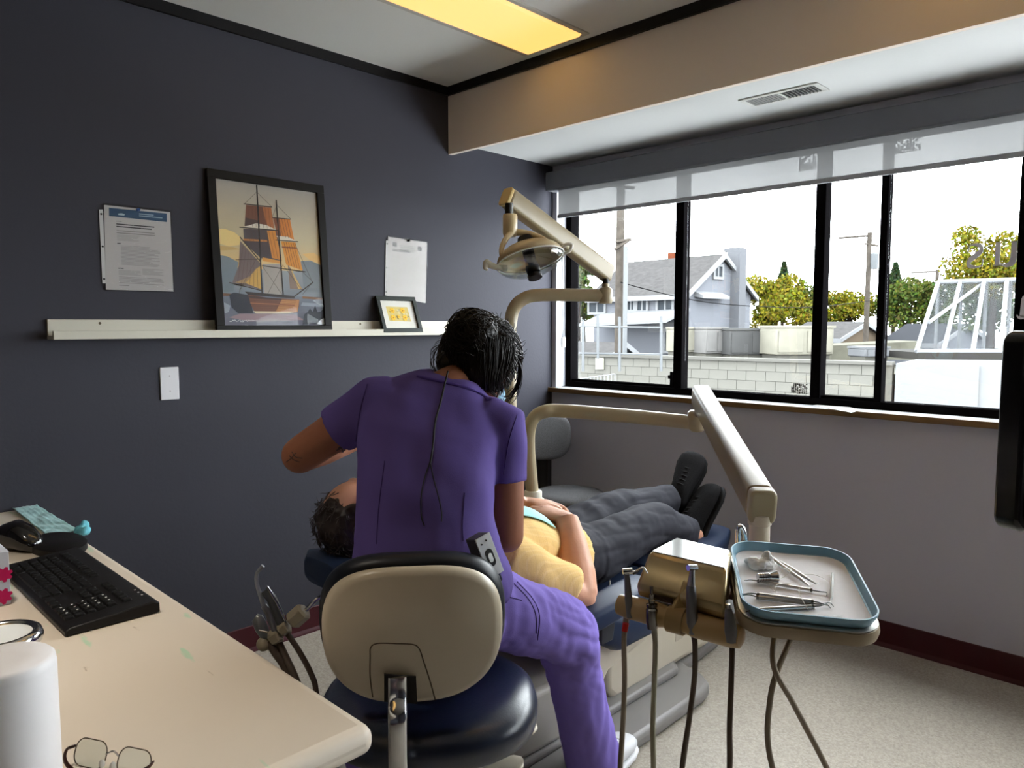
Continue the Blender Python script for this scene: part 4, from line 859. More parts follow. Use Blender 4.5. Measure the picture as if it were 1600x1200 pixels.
obj('cover_badge', bx((-1.4005, 2.30, .15), (-1.3985, 2.35, .21)), M('badge_outline', lin(182, 172, 156), rough=.4), ch)
obj('slot', bx((-1.402, 2.00, .315), (-1.396, 2.07, .33), Matrix.Identity(4)), blackp, ch)
navy_c = M('navy_chair_vinyl', lin(34, 46, 70), rough=.45, spec=.2, bump=(220, .05))
def pad(name, rows, mat=navy_c, parent=None):
    """cushion: rows of (y, z_top, half width, thickness) along the chair"""
    bm = B(); rg = []
    for i, (y, z, hw, th) in enumerate(rows): rg.append((V(CX, y, z-th/2), V(1, 0, 0), hw, V(0, 0, 1), th/2, 5))
    loft(bm, rg, 36); return obj(name, bm, mat, parent or ch, smooth=50, bevel=.012, bseg=3)
pad('seat_cushion', [(1.78, .41, .27, .10), (1.86, .415, .305, .15), (2.05, .41, .30, .15), (2.24, .42, .26, .11)])
pad('leg_cushion', [(2.24, .425, .25, .10), (2.5, .44, .22, .09), (2.74, .455, .19, .08), (2.84, .46, .15, .06)])
bk = pad('back_cushion', [(1.26, .655, .20, .07), (1.36, .625, .26, .09), (1.6, .53, .29, .10), (1.80, .445, .28, .10)])
bm = B(); loft(bm, [(V(CX-.03, y, z-.035), V(1, 0, 0), hw, V(0, 0, 1), .035, 3.5) for y, z, hw in ((.985, .705, .08), (1.02, .712, .125), (1.1, .70, .135), (1.2, .68, .13), (1.24, .675, .09))], 28); obj('headrest', bm, navy_c, ch, smooth=60)
obj('headrest_bar', bx((CX-.04, 1.15, .57), (CX, 1.38, .605), Matrix.Identity(4)), steelm, ch, bevel=.003)
side_cover('back_shell', [(1.28, .58), (1.34, .55), (1.62, .44), (1.80, .35), (1.80, .33), (1.5, .42), (1.26, .55)], CX+.24, CX-.24, cream_p, .006)
for sx, nm in ((1, 'arm_pad'), (-1, 'arm_pad')):
    x0 = CX+sx*.295; bm = B(); loft(bm, [(V(x0+sx*.03, y, z), V(1, 0, 0), w_, V(0, 0, 1), t_, 5) for y, z, w_, t_ in ((1.60, .455, .030, .02), (1.64, .46, .05, .03), (1.80, .475, .055, .03), (1.93, .485, .05, .028), (1.95, .486, .03, .018))], 28); ap = obj(nm, bm, navy_c, ch, smooth=50)
    obj('arm_bracket', prism(B(), [(x0-.02, 1.74, .34), (x0-.02, 1.80, .34), (x0-.02, 1.82, .45), (x0-.02, 1.74, .44)], (.03*sx, 0, 0)), M('bracket_dark', lin(38, 40, 46), rough=.5), ap, bevel=.004)
obj('recline_pocket', bx((-1.42, 1.62, .30), (-1.36, 1.74, .37)), cream_p, ch, bevel=.015, bseg=3)

# ------------------------------------------------------------------ operating light on its post
DP = 2.80; lp = thing('operating_light', 'putty coloured dental operating light on a bent post and swing arm', 'dental light', at(797, 790, DP))
post = [at(799, 900, DP), at(797.5, 700, DP), at(797, 560, DP), at(797.5, 510, DP), at(803, 482, DP), at(820, 466, DP), at(845, 461, DP), at(900, 461, DP), at(944, 462, DP)]
rod2('bent_post', post, .0245, putty, lp, 20)
e = at(946, 462, DP); bm = B(); lathe(bm, e-V(0, 0, .03), [(0, 0), (.024, 0), (.028, .012), (.028, .05), (.02, .06), (.014, .062), (.014, .075), (0, .075)], 24); obj('arm_knuckle', bm, putty, lp, smooth=50)
obj('knuckle_pin', lathe(B(), e+V(0, 0, .045), [(0, 0), (.013, 0), (.013, .045), (0, .045)], 16), blackp, lp, smooth=40)
a, b = at(952, 429, 2.82), at(793, 309, 2.48); ab = beam('swing_arm', a, b, .050, .068, putty, lp)
d_ = (b-a).normalized(); beam('arm_end_cap', b-d_*.002, b+d_*.012, .050, .066, M('aged_yellow_plastic', lin(206, 178, 116), rough=.35), ab, bev=.004)
DL = 2.46; yl = M('aged_cream_plastic', lin(206, 184, 140), rough=.32, spec=.5)
rod2('drop_pin', [at(797, 318, DL), at(797, 350, DL)], .011, chrome, lp); obj('pin_cover', tube(B(), [at(794, 318, DL-.004), at(794, 336, DL-.004)], .011, 12), blackp, lp, smooth=50)
bm = B(); lathe(bm, at(797, 371, DL), [(0, 0), (.020, .002), (.024, .012), (.0245, .07), (.022, .076), (0, .076)], 24); obj('stem_sleeve', bm, yl, lp, smooth=50)
yk = B(); 
tube(yk, spline([at(800, 362, DL), at(808, 363, DL), at(830, 366, DL-.01), at(852, 376, DL-.02), at(862, 387, DL-.03), at(865, 394, DL-.03)], 6), [.012, .012, .010, .010, .010, .009], 10)
tube(yk, spline([at(804, 361, DL), at(793, 370, DL-.03), at(785, 384, DL-.05), at(784, 396, DL-.06), at(789, 404, DL-.06), at(797, 403, DL-.06)], 6), [.013, .010, .009, .009, .009, .008], 10)
tube(yk, [at(798, 352, DL), at(806, 364, DL)], [.013, .012], 10); obj('yoke', yk, yl, lp, smooth=50)
cR = at(829, 407, DL-.03); axR = (V(0, 0, -1)*.86+FH*-.34+RT*.22).normalized(); rx = axR.orthogonal().normalized()
def bowl(bm, c, ax, r, dep, n=8, th=.002, sx=1.0):
    ax = Vector(ax); u = (RT - ax*RT.dot(ax)).normalized(); v = ax.cross(u); rg = []
    for k in range(n+1): t_ = k/n*.98+.02; rr_ = r*math.sin(t_*PI/2); rg.append((c-ax*dep*(math.cos(t_*PI/2)), u, rr_*sx, v, rr_))
    loft(bm, rg, 36, False); return bm
o_ = obj('reflector', bowl(B(), cR-axR*.004, axR, .088, .060, sx=1.28), M('reflector_cream', lin(190, 172, 136), rough=.25, spec=.6), lp, smooth=180); sm_ = o_.modifiers.new('t', 'SOLIDIFY'); sm_.thickness = .003
o_ = obj('clear_shield', bowl(B(), cR, -axR, .090, .050, sx=1.28), M_pane('clear_shield_plastic', (.90, .91, .90), .10, .05), lp, smooth=180); sm_ = o_.modifiers.new('t', 'SOLIDIFY'); sm_.thickness = .002
u_ = (RT-axR*RT.dot(axR)).normalized(); v_ = axR.cross(u_); ringp = [cR+u_*.114*math.cos(2*PI*k/40)+v_*.09*math.sin(2*PI*k/40) for k in range(41)]; obj('shield_rim', tube(B(), ringp, .0028, 8, False), M('rim_clear', lin(210, 206, 194), rough=.15, spec=.7), lp, smooth=60)
bm = B(); lathe(bm, cR-axR*.085, [(0, 0), (.024, 0), (.026, .006), (.026, .034), (.02, .04), (.019, .09), (.024, .115), (.022, .13), (.012, .132), (.012, .138), (.024, .14), (.024, .15), (0, .15)], 24, axR); obj('bulb_holder', bm, blackp, lp, smooth=40)
rod2('grip', [at(792, 419, DL-.05), at(778, 418, DL-.06), at(766, 414, DL-.07), at(760, 410, DL-.075), at(758, 418, DL-.075), at(762, 422, DL-.075)], [.010, .009, .011, .010, .008, .004], M('grip_cream', lin(180, 172, 154), rough=.3), lp, 10)
rod2('grip', [at(872, 398, DL-.02), at(878, 388, DL-.03), at(885, 382, DL-.035), at(893, 383, DL-.035), at(890, 392, DL-.035), at(882, 396, DL-.03)], [.008, .006, .006, .006, .006, .005], M('rim_clear', lin(210, 206, 194)), lp, 10)

# ------------------------------------------------------------------ delivery arm and head
da = thing('delivery_boom', 'putty coloured bent delivery arm reaching over the patient legs', 'equipment arm', at(838, 790, 2.86)); dS = 2.82
rod2('bent_post', [at(835, 800, dS), at(829, 740, dS), at(826, 700, dS), at(827, 672, dS), at(835, 652, dS), at(852, 643, dS), at(880, 642, dS), at(980, 650, 2.74), at(1070, 659, 2.66), at(1088, 661, 2.64)], [.0245]*5+[.026]*5, putty, da, 20)
for py, r_, h_ in ((772, .034, .03), (786, .046, .035), (800, .05, .04)): obj('post_collar', lathe(B(), at(833, py, dS), [(0, -h_/2), (r_*.9, -h_/2), (r_, -h_/3), (r_, h_/3), (r_*.9, h_/2), (0, h_/2)], 28), M('collar_white', lin(214, 210, 198), rough=.3), da, smooth=50)
obj('post_mount', tube(B(), [at(835, 802, dS), Vector((at(835, 802, dS).x, at(835, 802, dS).y, .30)), V(-1.85, 2.1, .22)], .04, 16), cream_p, da, smooth=50)
e = at(1089, 660, 2.63); bm = B(); lathe(bm, e-V(0, 0, .035), [(0, 0), (.02, .002), (.031, .014), (.033, .04), (.033, .07), (.025, .078), (0, .078)], 24); obj('arm_knuckle', bm, putty, da, smooth=50)
a, b = at(1094, 618, 2.58), at(1188, 786, 1.74); ar = beam('parallel_arm', a, b, .062, .082, M('bronzed_putty', lin(126, 110, 82), rough=.3, spec=.4), da, bev=.012)  # putty darkened on this arm to offset the window light falling on it
d_ = (b-a).normalized(); beam('arm_end_cap', b-d_*.004, b+d_*.03, .064, .084, M('pale_putty', lin(160, 150, 124), rough=.35), ar, bev=.008)
rod2('knuckle_tab', [e+V(0, 0, .03), a-V(0, 0, .03)+d_*.06], .018, putty, da)
st = at(1187, 812, 1.74); bm = B(); lathe(bm, V(st.x, st.y, .70), [(0, 0), (.024, 0), (.024, st.z-.70-.012), (.027, st.z-.70-.010), (.027, st.z-.70+.012), (.02, st.z-.70+.016), (0, st.z-.70+.016)], 28); obj('stem', bm, cream_p, da, smooth=50)
dh = thing('dental_unit', 'gold tinted metal dental delivery head with instrument holder bar', 'dental unit', at(1080, 960, 1.45))
zt2, zb2 = .850, .792
TFL, TFR, TBR, TBL = on_z(1013, 862, zt2), on_z(1143, 892, zt2), on_z(1150, 857, zt2), on_z(1056, 840, zt2)
ex = (TFR-TFL).normalized(); ey = V(-ex.y, ex.x, 0); w_ = (TFR-TFL).length-.008; dpt = (TBL-TFL).dot(ey)
gold = M('warm_brushed_housing', lin(176, 156, 116), rough=.24, metal=.55)
eyL, eyR = (TBL-TFL).normalized(), (TBR-TFR).normalized()
hq = lambda x, y, z: (TFL+eyL*y).lerp(TFL+ex*w_+eyR*y, x/w_)+V(0, 0, z-zt2)
prof = [(0, zt2), (dpt, zt2), (dpt+.02, zt2-.02), (dpt+.02, zb2-.03), (.0, zb2-.03), (-.045, zb2-.022), (-.052, zb2), (-.048, zb2+.008)]
hbm = B(); hl = [[hbm.verts.new(hq(x_, y, z)) for y, z in prof] for x_ in (0, w_)]; hbm.faces.new(hl[0]); hbm.faces.new(hl[1][::-1])
for k in range(len(prof)): hbm.faces.new((hl[0][k], hl[1][k], hl[1][(k+1) % len(prof)], hl[0][(k+1) % len(prof)]))
obj('housing', hbm, gold, dh, bevel=.008, bseg=3)
obj('top_panel', prism(B(), [hq(.006, .006, zt2), hq(w_-.006, .006, zt2), hq(w_-.006, dpt-.004, zt2), hq(.006, dpt-.004, zt2)], (0, 0, .0015)), M('gloss_grey_panel', lin(170, 172, 170), rough=.10, spec=.7), dh, bevel=.0005)
obj('switch_slot', prism(B(), [hq(.035, -.0525, zb2-.012), hq(.075, -.0525, zb2-.012), hq(.075, -.0525, zb2-.004), hq(.035, -.0525, zb2-.004)], -ey*.002), M('slot_brown', lin(60, 44, 34), rough=.5), dh)
obj('rear_rail', prism(B(), [hq(.02, -.02, zb2-.044), hq(w_, -.02, zb2-.044), hq(w_, -.02, zb2-.03), hq(.02, -.02, zb2-.03)], ey*.1), M('rail_grey', lin(128, 122, 114), rough=.4), dh)
b0, b1 = on_z(968, 944, .752), on_z(1158, 996, .745); bd_ = (b1-b0).normalized()
gold2 = M('bronze_plastic', lin(166, 138, 92), rough=.3, spec=.5)
hb = obj('holder_bar', tube(B(), [b0-bd_*.004, b0, b0+bd_*.02, (b0+b1)/2-bd_*.035, (b0+b1)/2-bd_*.02, (b0+b1)/2+bd_*.02, (b0+b1)/2+bd_*.035, b1-bd_*.02, b1, b1+bd_*.004], [.012, .02, .0235, .0235, .020, .020, .0235, .0235, .02, .012], 24), gold2, dh, smooth=50)
mid = (b0+b1)/2; obj('bar_collar', tube(B(), [mid-bd_*.016, mid+bd_*.016], .026, 24), M('bronze_collar', lin(146, 122, 82), rough=.3), hb, smooth=50)
tp = hq(.135, -.05, zb2+.005); bt_ = V(0, 0, 1); s_ = bd_
prA = [mid-s_*.014+V(0, 0, .022), mid+s_*.014+V(0, 0, .022)]; prB = [tp+s_*.014, tp-s_*.014]
beam('bar_bracket', mid+V(0, 0, .012), at(1080, 912, 1.415), .030, .014, M('pale_bronze', lin(176, 152, 106), rough=.3), dh, up=-FH, bev=.003)

def sit(px): t_ = (px-968)/(1158-968); return b0.lerp(b1, t_)
def hose(pts, mat, name='hose', par=None, r=.0054): return rod2(name, pts, r, mat, par, 10, 8)
dB = lambda px: (sit(px)-EYE).dot(FW)
def loop_hose(root, px, py0, pts, mat, back):
    """hangs from the holder, passes the given photo points, loops under and returns to the unit"""
    d0 = dB(px); P0 = [at(px, py0, d0)]+[at(x, y, d0+dd) for x, y, dd in pts]; last = P0[-1]
    back_up = [at(x, y, d0+dd+.045) for x, y, dd in reversed(pts)]
    P0 += [Vector((last.x, last.y, .34)), Vector((last.x, last.y, .27))+FH*.015, Vector((last.x, last.y, .27))+FH*.035, Vector((last.x, last.y, .36))+FH*.045] + back_up + [at(px, py0-14, d0+.05)]
    hose(P0, mat, 'hose', root)
# instruments hanging in the holder, each with its hose
i1 = thing('water_syringe', 'steel three way syringe with bent tip in the leftmost holder', 'dental instrument', sit(981)); d0 = dB(981)-.024
obj('handle', tube(B(), [at(984, 965, d0), at(982, 935, d0), at(980, 905, d0), at(979, 897, d0)], [.006, .0075, .006, .005], 14), greym, i1, smooth=50)
obj('head', tube(B(), [at(973, 893, d0), at(988, 892, d0)], .006, 14), chrome, i1, smooth=50)
rod2('tip', [at(988, 895, d0), at(994, 893, d0), at(1001, 888, d0), at(1006, 888, d0), at(1012, 896, d0)], [.005, .003, .0022, .0022, .002], chrome, i1, 8)
obj('red_band', tube(B(), [at(978, 974, d0-.002), at(976, 986, d0-.002)], .0062, 10), M('red_band', lin(200, 40, 30), rough=.4), i1, smooth=50)
loop_hose(i1, 979, 968, [(975, 1000, -.02), (976, 1060, -.01), (974, 1120, 0), (969, 1200, 0)], hosem, .03)
i2 = thing('hose_coupler', 'bare dark metal handpiece coupler in the second holder', 'dental instrument', sit(1020)); d0 = dB(1020)-.022
bm = B(); P_ = at(1019, 982, d0); U_ = (at(1018, 916, d0)-P_); Lh = U_.length; lathe(bm, P_, [(0, 0), (.010, 0), (.012, Lh*.2), (.012, Lh*.45), (.009, Lh*.5), (.011, Lh*.52), (.011, Lh*.58), (.006, Lh*.6), (.007, Lh*.68), (.005, Lh*.7), (.006, Lh*.8), (.003, Lh*.82), (.0035, Lh), (0, Lh)], 18, U_); obj('coupler', bm, M('dark_chrome', (.22, .21, .2), rough=.2, metal=1), i2, smooth=35)
loop_hose(i2, 1021, 980, [(1024, 1010, 0), (1022, 1080, .01), (1020, 1140, .01), (1021, 1200, .01)], M('olive_hose', lin(150, 146, 124), rough=.5), .08)
i3 = thing('slow_handpiece', 'tall grey motor handpiece standing in the third holder', 'dental instrument', sit(1080)); d0 = dB(1080)-.02
obj('motor', tube(B(), [at(1083, 990, d0), at(1082, 972, d0), at(1081, 950, d0), at(1080, 918, d0), at(1080, 914, d0)], [.008, .0110, .0100, .0092, .007], 20), greym, i3, smooth=40)
obj('neck', tube(B(), [at(1080, 918, d0), at(1082, 893, d0), at(1083, 888, d0)], [.008, .0045, .0045], 16), steelm, i3, smooth=50)
obj('head', tube(B(), [at(1075, 887, d0-.004), at(1088, 887, d0+.004)], .006, 14), chrome, i3, smooth=50)
loop_hose(i3, 1083, 988, [(1086, 1010, .0), (1085, 1060, .01), (1076, 1130, .02), (1066, 1200, .03)], dark_hose, .13)
i4 = thing('fast_handpiece', 'grey handpiece in the rightmost holder beside the tray', 'dental instrument', sit(1142)); d0 = dB(1142)-.02
obj('body', tube(B(), [at(1143, 1003, d0), at(1142, 985, d0), at(1140, 965, d0), at(1138, 950, d0)], [.009, .0115, .009, .0055], 18), greym, i4, smooth=50)
obj('cap', tube(B(), [at(1138, 951, d0), at(1137, 944, d0)], .005, 12), chrome, i4, smooth=50)
loop_hose(i4, 1143, 1000, [(1144, 1020, 0), (1142, 1080, 0), (1140, 1140, 0), (1140, 1200, 0)], dark_hose, .18)

# ------------------------------------------------------------------ tray holder and tray
FL, FR, BR, BL = at(1142, 960, 1.30), at(1366, 980, 1.255), at(1337, 868, 1.52), at(1153, 851, 1.565)
tx = ((FR-FL)+(BR-BL)); ty = ((BL-FL)+(BR-FR)); TW, TLn = tx.length/2, ty.length/2; tx.normalize(); ty = (ty-tx*ty.dot(tx)).normalized(); tn = tx.cross(ty); tc_ = (FL+FR+BL+BR)/4
tq = lambda x, y, z=0: tc_+tx*x+ty*y+tn*z
def rings(bm, spec, caps=(True, True)):
    """stack of rounded rectangles (width, depth, radius, height)"""
    R = []
    for w, h, r, z in spec: R.append([bm.verts.new(tq(x, y, z)) for x, y in rrect(w, h, r, 8)])
    for A1, B1 in zip(R, R[1:]):
        for k in range(len(A1)): bm.faces.new((A1[k], A1[(k+1) % len(A1)], B1[(k+1) % len(A1)], B1[k]))
    if caps[0]: bm.faces.new(R[0][::-1])
    if caps[1]: bm.faces.new(R[-1])
    return bm
th_ = thing('tray_holder', 'putty coloured tray support plate under the blue tray', 'tray holder', tq(0, 0, -.05))
tan = M('tray_holder_plastic', lin(158, 142, 118), rough=.35)
obj('plate', rings(B(), [(TW*.96, TLn*.9, .05, -.046), (TW*1.03, TLn*1.0, .055, -.038), (TW*1.045, TLn*1.02, .055, -.026), (TW*1.03, TLn*1.0, .055, -.016)]), tan, th_, smooth=40)
obj('steel_insert', rings(B(), [(TW*1.0, TLn*.98, .05, -.016), (TW*1.01, TLn*.99, .05, -.012), (TW*.99, TLn*.97, .05, -.010)]), steelm, th_, smooth=40)
obj('swivel_hub', lathe(B(), tq(-.03, .0, -.062), [(0, 0), (.05, .0), (.06, .008), (.06, .018), (0, .018)], 32), tan, th_, smooth=40)
obj('support_bracket', prism(B(), [tq(-.05, 0, -.058), tq(-.02, .03, -.058), V(st.x+.02, st.y, tq(0, 0, -.058).z), V(st.x-.02, st.y, tq(0, 0, -.058).z)], (0, 0, -.02)), tan, th_, bevel=.004)
rod2('chrome_handle', [at(1166, 858, 1.60), at(1163, 835, 1.60), at(1158, 824, 1.60), at(1154, 828, 1.60), at(1154, 858, 1.60)], .0065, chrome, th_, 12)
hose([tq(-.035, -.03, -.05), at(1208, 1035, 1.34), at(1240, 1100, 1.35), at(1292, 1200, 1.37), at(1330, 1290, 1.38), at(1330, 1370, 1.38), at(1285, 1400, 1.37), at(1240, 1330, 1.36), at(1212, 1220, 1.36), at(1200, 1160, 1.36), at(1202, 1105, 1.36), at(1214, 1050, 1.36), tq(.01, -.02, -.05)], hosem, 'supply_hose', th_)
tr_ = thing('instrument_tray', 'blue plastic instrument tray lined with white paper', 'tray', tq(0, 0, -.010))
blue = M('slate_blue_plastic', lin(112, 152, 172), rough=.35, spec=.5)
obj('tray_shell', rings(B(), [(TW*.93, TLn*.93, .04, -.0095), (TW*.985, TLn*.985, .05, .002), (TW*1.0, TLn*1.0, .052, .008), (TW*1.0, TLn*1.0, .052, .012), (TW*.975, TLn*.98, .048, .012), (TW*.93, TLn*.94, .042, -.004), (TW*.90, TLn*.92, .04, -.006)]), blue, tr_, smooth=35)
obj('paper_liner', rings(B(), [(TW*.905, TLn*.925, .035, -.0055), (TW*.90, TLn*.92, .035, -.005)]), M('tray_paper', lin(238, 234, 235), rough=.75, bump=(40, .1)), tr_)
zf = -.0046
def on_t(px, py, h=.0): return hit(px, py, tq(0, 0, zf+h), tn)
zc6 = lambda x, y: (1130+x/6.316, 830+y/6.316)                 # crop coordinates of the tray close-up
def ot(x, y, h=.0): return on_t(*zc6(x, y), h)
def scaler(name, label, pts, rad, h=.0042, tip=None, seg=10, n=4):
    t = thing(name, label, 'dental instrument', ot(*pts[len(pts)//2]), 'hand instruments on the tray')
    P_ = [ot(*p, h) for p in pts]; obj('handle', tube(B(), P_, rad, seg), steelm, t, smooth=40)
    for tp_ in tip or []: Q = [ot(x, y, hh) for x, y, hh in tp_]; obj('working_end', tube(B(), spline(Q, 4), [.0017, .0012, .0007], 8), M('dark_steel', (.2, .2, .2), rough=.25, metal=1), t, smooth=50)
    for p in (P_[0], P_[-1]): d_ = (P_[-1]-P_[0]).normalized(); obj('knurl_ring', tube(B(), [p-d_*.002, p+d_*.002], max(rad)*1.05, 12), M('dark_steel', (.2, .2, .2)), t, smooth=50)
    return t
scaler('scaler', 'knurled steel scaler lying across the front of the tray', [(345, 775), (880, 745)], [.0042, .0042], tip=[[(345, 775, .004), (290, 775, .005), (220, 797, .001)], [(880, 745, .004), (960, 735, .006), (1020, 720, .006), (1060, 760, .001)]])
scaler('scaler', 'thick steel scaler just behind the front one', [(335, 650), (880, 715)], [.0040, .0040], .0042, [[(335, 650, .004), (270, 630, .006), (215, 630, .005), (175, 640, .001)], [(880, 715, .004), (960, 720, .006), (1050, 705, .006), (1090, 745, .001)]])
scaler('scaler', 'slimmer steel scaler lying close behind the thick one', [(345, 620), (880, 690)], [.0030, .0030], .009, [[(345, 620, .009), (260, 612, .008), (195, 622, .006), (168, 600, .004)], [(880, 690, .009), (950, 705, .008), (1030, 735, .006)]])
scaler('explorer', 'slender steel explorer under the metal cone', [(345, 490), (870, 580)], [.0036, .0028], .004, [[(345, 490, .004), (270, 480, .004), (205, 485, .001)], [(870, 580, .004), (950, 595, .003), (1020, 605, .003), (1022, 640, .001)]])
tw = thing('tweezers', 'steel tweezers with bent tips at the back of the tray', 'tweezers', ot(700, 400))
for tpts in ([(480, 265), (620, 370), (760, 470), (850, 540), (885, 520)], [(480, 262), (680, 372), (800, 450), (920, 522), (955, 500)]): obj('tweezer_arm', tube(B(), [ot(x, y, .004) for x, y in tpts], [.0032, .0036, .0030, .0016, .0008], 8, True, .5), steelm, tw, smooth=40)
cn = thing('metal_cone', 'polished metal funnel shaped tip resting on the explorer', 'dental instrument', ot(430, 470)); A1, B1 = ot(340, 455, .013), ot(530, 450, .013)
obj('cone', tube(B(), [A1, A1.lerp(B1, .55), A1.lerp(B1, .62), A1.lerp(B1, .9), B1], [.0075, .0085, .0075, .0105, .0115], 20), M('polished_steel', (.5, .5, .5), rough=.12, metal=1), cn, smooth=30)
obj('mouth', tube(B(), [B1, B1+(B1-A1).normalized()*.0006], [.0100, .0098], 20), blackp, cn)
for k in range(3): p = A1.lerp(B1, .1+.13*k); obj('ring_groove', tube(B(), [p, p.lerp(B1, .02)], .0084, 18), M('dark_steel', (.2, .2, .2)), cn, smooth=40)
bm = B(); 
for x, y, h, r_ in ((290, 300, .008, (.016, .013, .009)), (330, 340, .008, (.018, .012, .008)), (400, 320, .010, (.018, .014, .010)), (430, 280, .016, (.013, .006, .018)), (460, 330, .008, (.012, .014, .009))): ball(bm, ot(x, y, h), r_)
gm = melt(bm, .0025, 2); push(gm, lambda p: .004*noise.noise(p*110)+.002*noise.noise(p*260)); tag(obj('gauze', gm, M('white_gauze', lin(246, 245, 242), rough=.9, bump=(600, .3))), 'crumpled white gauze pad at the back left of the tray', 'gauze')
tag(obj('applicator_stick', tube(B(), [ot(1080, 415, .003), ot(1066, 655, .003), ot(1062, 660, .003), ot(1058, 705, .003)], [.0024, .0032, .002, .0014], 10), M('white_stick', lin(226, 226, 224), rough=.35), smooth=40), 'thin white applicator stick standing apart on the right of the tray', 'applicator')
fp = [(540, 480, .004), (590, 380, .012), (650, 365, .012), (670, 390, .012), (600, 450, .004), (560, 470, .003), (460, 520, .003), (470, 560, .003), (520, 600, .003), (510, 560, .008), (545, 520, .009), (680, 525, .006), (745, 545, .004), (750, 610, .010), (800, 710, .011), (845, 792, .004)]
tag(obj('dental_floss', tube(B(), spline([ot(*p) for p in fp], 5), .0006, 6), M('floss_white', lin(235, 232, 225), rough=.6), smooth=60), 'loose white floss thread looped over the tray instruments', 'floss')
tag(obj('dental_floss', tube(B(), spline([ot(*p) for p in [(800, 425, .004), (900, 430, .003), (1000, 470, .003), (1055, 520, .003), (1045, 600, .002), (1020, 625, .002)]], 5), .0004, 6), M('floss_white', lin(235, 232, 225)), smooth=60), 'fine floss strand curving beside the applicator stick', 'floss')
pk = thing('foil_packet', 'torn clear packet with dark print at the front of the tray', 'packet', ot(1080, 850)); 
obj('film', prism(B(), [ot(930, 822, .001), ot(1170, 828, .001), ot(1225, 875, .001), ot(960, 868, .001)], tn*.0006), M_pane('packet_film', (.92, .93, .93), .08, .2), pk)
rr = random.Random(8); bm = B()
for k in range(14): x = 950+rr.random()*210; y = 830+rr.random()*28; prism(bm, [ot(x, y, .0018), ot(x+rr.uniform(8, 30), y+2, .0018), ot(x+rr.uniform(8, 26), y+5, .0018)], tn*.0002)
obj('print', bm, M('packet_print', lin(50, 52, 54), rough=.5), pk)

# ------------------------------------------------------------------ assistant's holder at the left
DA = 1.95; ah = thing('assistant_holder', 'putty coloured suction holder on a thin rod by the wall', 'equipment holder', at(440, 985, DA)); pt = M('holder_putty', lin(150, 140, 118), rough=.4)
rod2('rod', [at(474, 956, DA), at(520, 928, DA+.04), V(-1.70, 1.36, .50)], .006, chrome, ah, 10)
def hexblock(name, a, b, r, mat): return obj(name, tube(B(), [a, a.lerp(b, .12), a.lerp(b, .88), b], [r*.8, r, r, r*.8], 6), mat, ah, bevel=.002)
hexblock('end_block', at(455, 972, DA), at(477, 953, DA), .025, pt); hexblock('socket', at(438, 985, DA), at(450, 977, DA), .022, pt); hexblock('socket', at(423, 999, DA), at(438, 990, DA), .022, pt)
obj('knob', ball(B(), at(412, 1006, DA), .019), pt, ah, smooth=60)
s1 = thing('suction_tube', 'curved silver suction tip rising from the holder by the wall', 'dental instrument', at(425, 990, DA))
rod2('tip', [at(414, 952, DA), at(408, 935, DA), at(401, 910, DA), at(402, 895, DA), at(411, 884, DA)], [.007, .006, .0055, .005, .0055], M('silver_plastic', lin(186, 190, 196), rough=.2, metal=.6), s1, 12)
obj('valve', tube(B(), [at(434, 990, DA), at(428, 975, DA), at(420, 958, DA), at(412, 946, DA)], [.012, .013, .010, .008], 14), greym, s1, smooth=40)
hose([at(432, 995, DA), at(446, 1025, DA), at(462, 1060, DA-.02), at(480, 1110, DA-.02), V(-1.66, 1.02, .05), V(-1.62, 1.2, .03), V(-1.60, 1.32, .06)], dark_hose, 'hose', s1, .009)
s2 = thing('air_syringe', 'dark grey syringe with a bright edge in the middle socket', 'dental instrument', at(445, 975, DA))
obj('body', tube(B(), [at(443, 985, DA), at(437, 965, DA), at(424, 935, DA), at(414, 922, DA)], [.012, .014, .013, .012], 14), M('dark_grey_plastic', lin(84, 86, 88), rough=.3, metal=.3), s2, smooth=40)
obj('bright_edge', tube(B(), [at(446, 970, DA-.01), at(432, 942, DA-.01), at(420, 921, DA-.01), at(417, 917, DA-.01)], .0035, 8), chrome, s2, smooth=50)
hose([at(446, 985, DA), at(470, 1022, DA), at(490, 1062, DA), at(505, 1110, DA), V(-1.60, 1.10, .05), V(-1.58, 1.3, .06)], dark_hose, 'hose', s2, .0075)
s3 = thing('saliva_ejector', 'short grey ejector handle lowest in the wall side holder', 'dental instrument', at(410, 985, DA)); 
obj('handle', tube(B(), [at(417, 998, DA), at(409, 982, DA), at(402, 966, DA), at(399, 964, DA)], [.012, .018, .016, .01], 14, True, .7), M('matte_silver', lin(130, 132, 134), rough=.3, metal=.6), s3, smooth=40)
obj('clip', tube(B(), [at(405, 985, DA-.02), at(418, 988, DA-.02)], .003, 8), chrome, s3, smooth=50)
hose([at(419, 1002, DA), at(432, 1022, DA), at(446, 1044, DA), at(462, 1090, DA), V(-1.75, 1.02, .05), V(-1.68, 1.2, .03), V(-1.65, 1.32, .06)], dark_hose, 'hose', s3, .011)

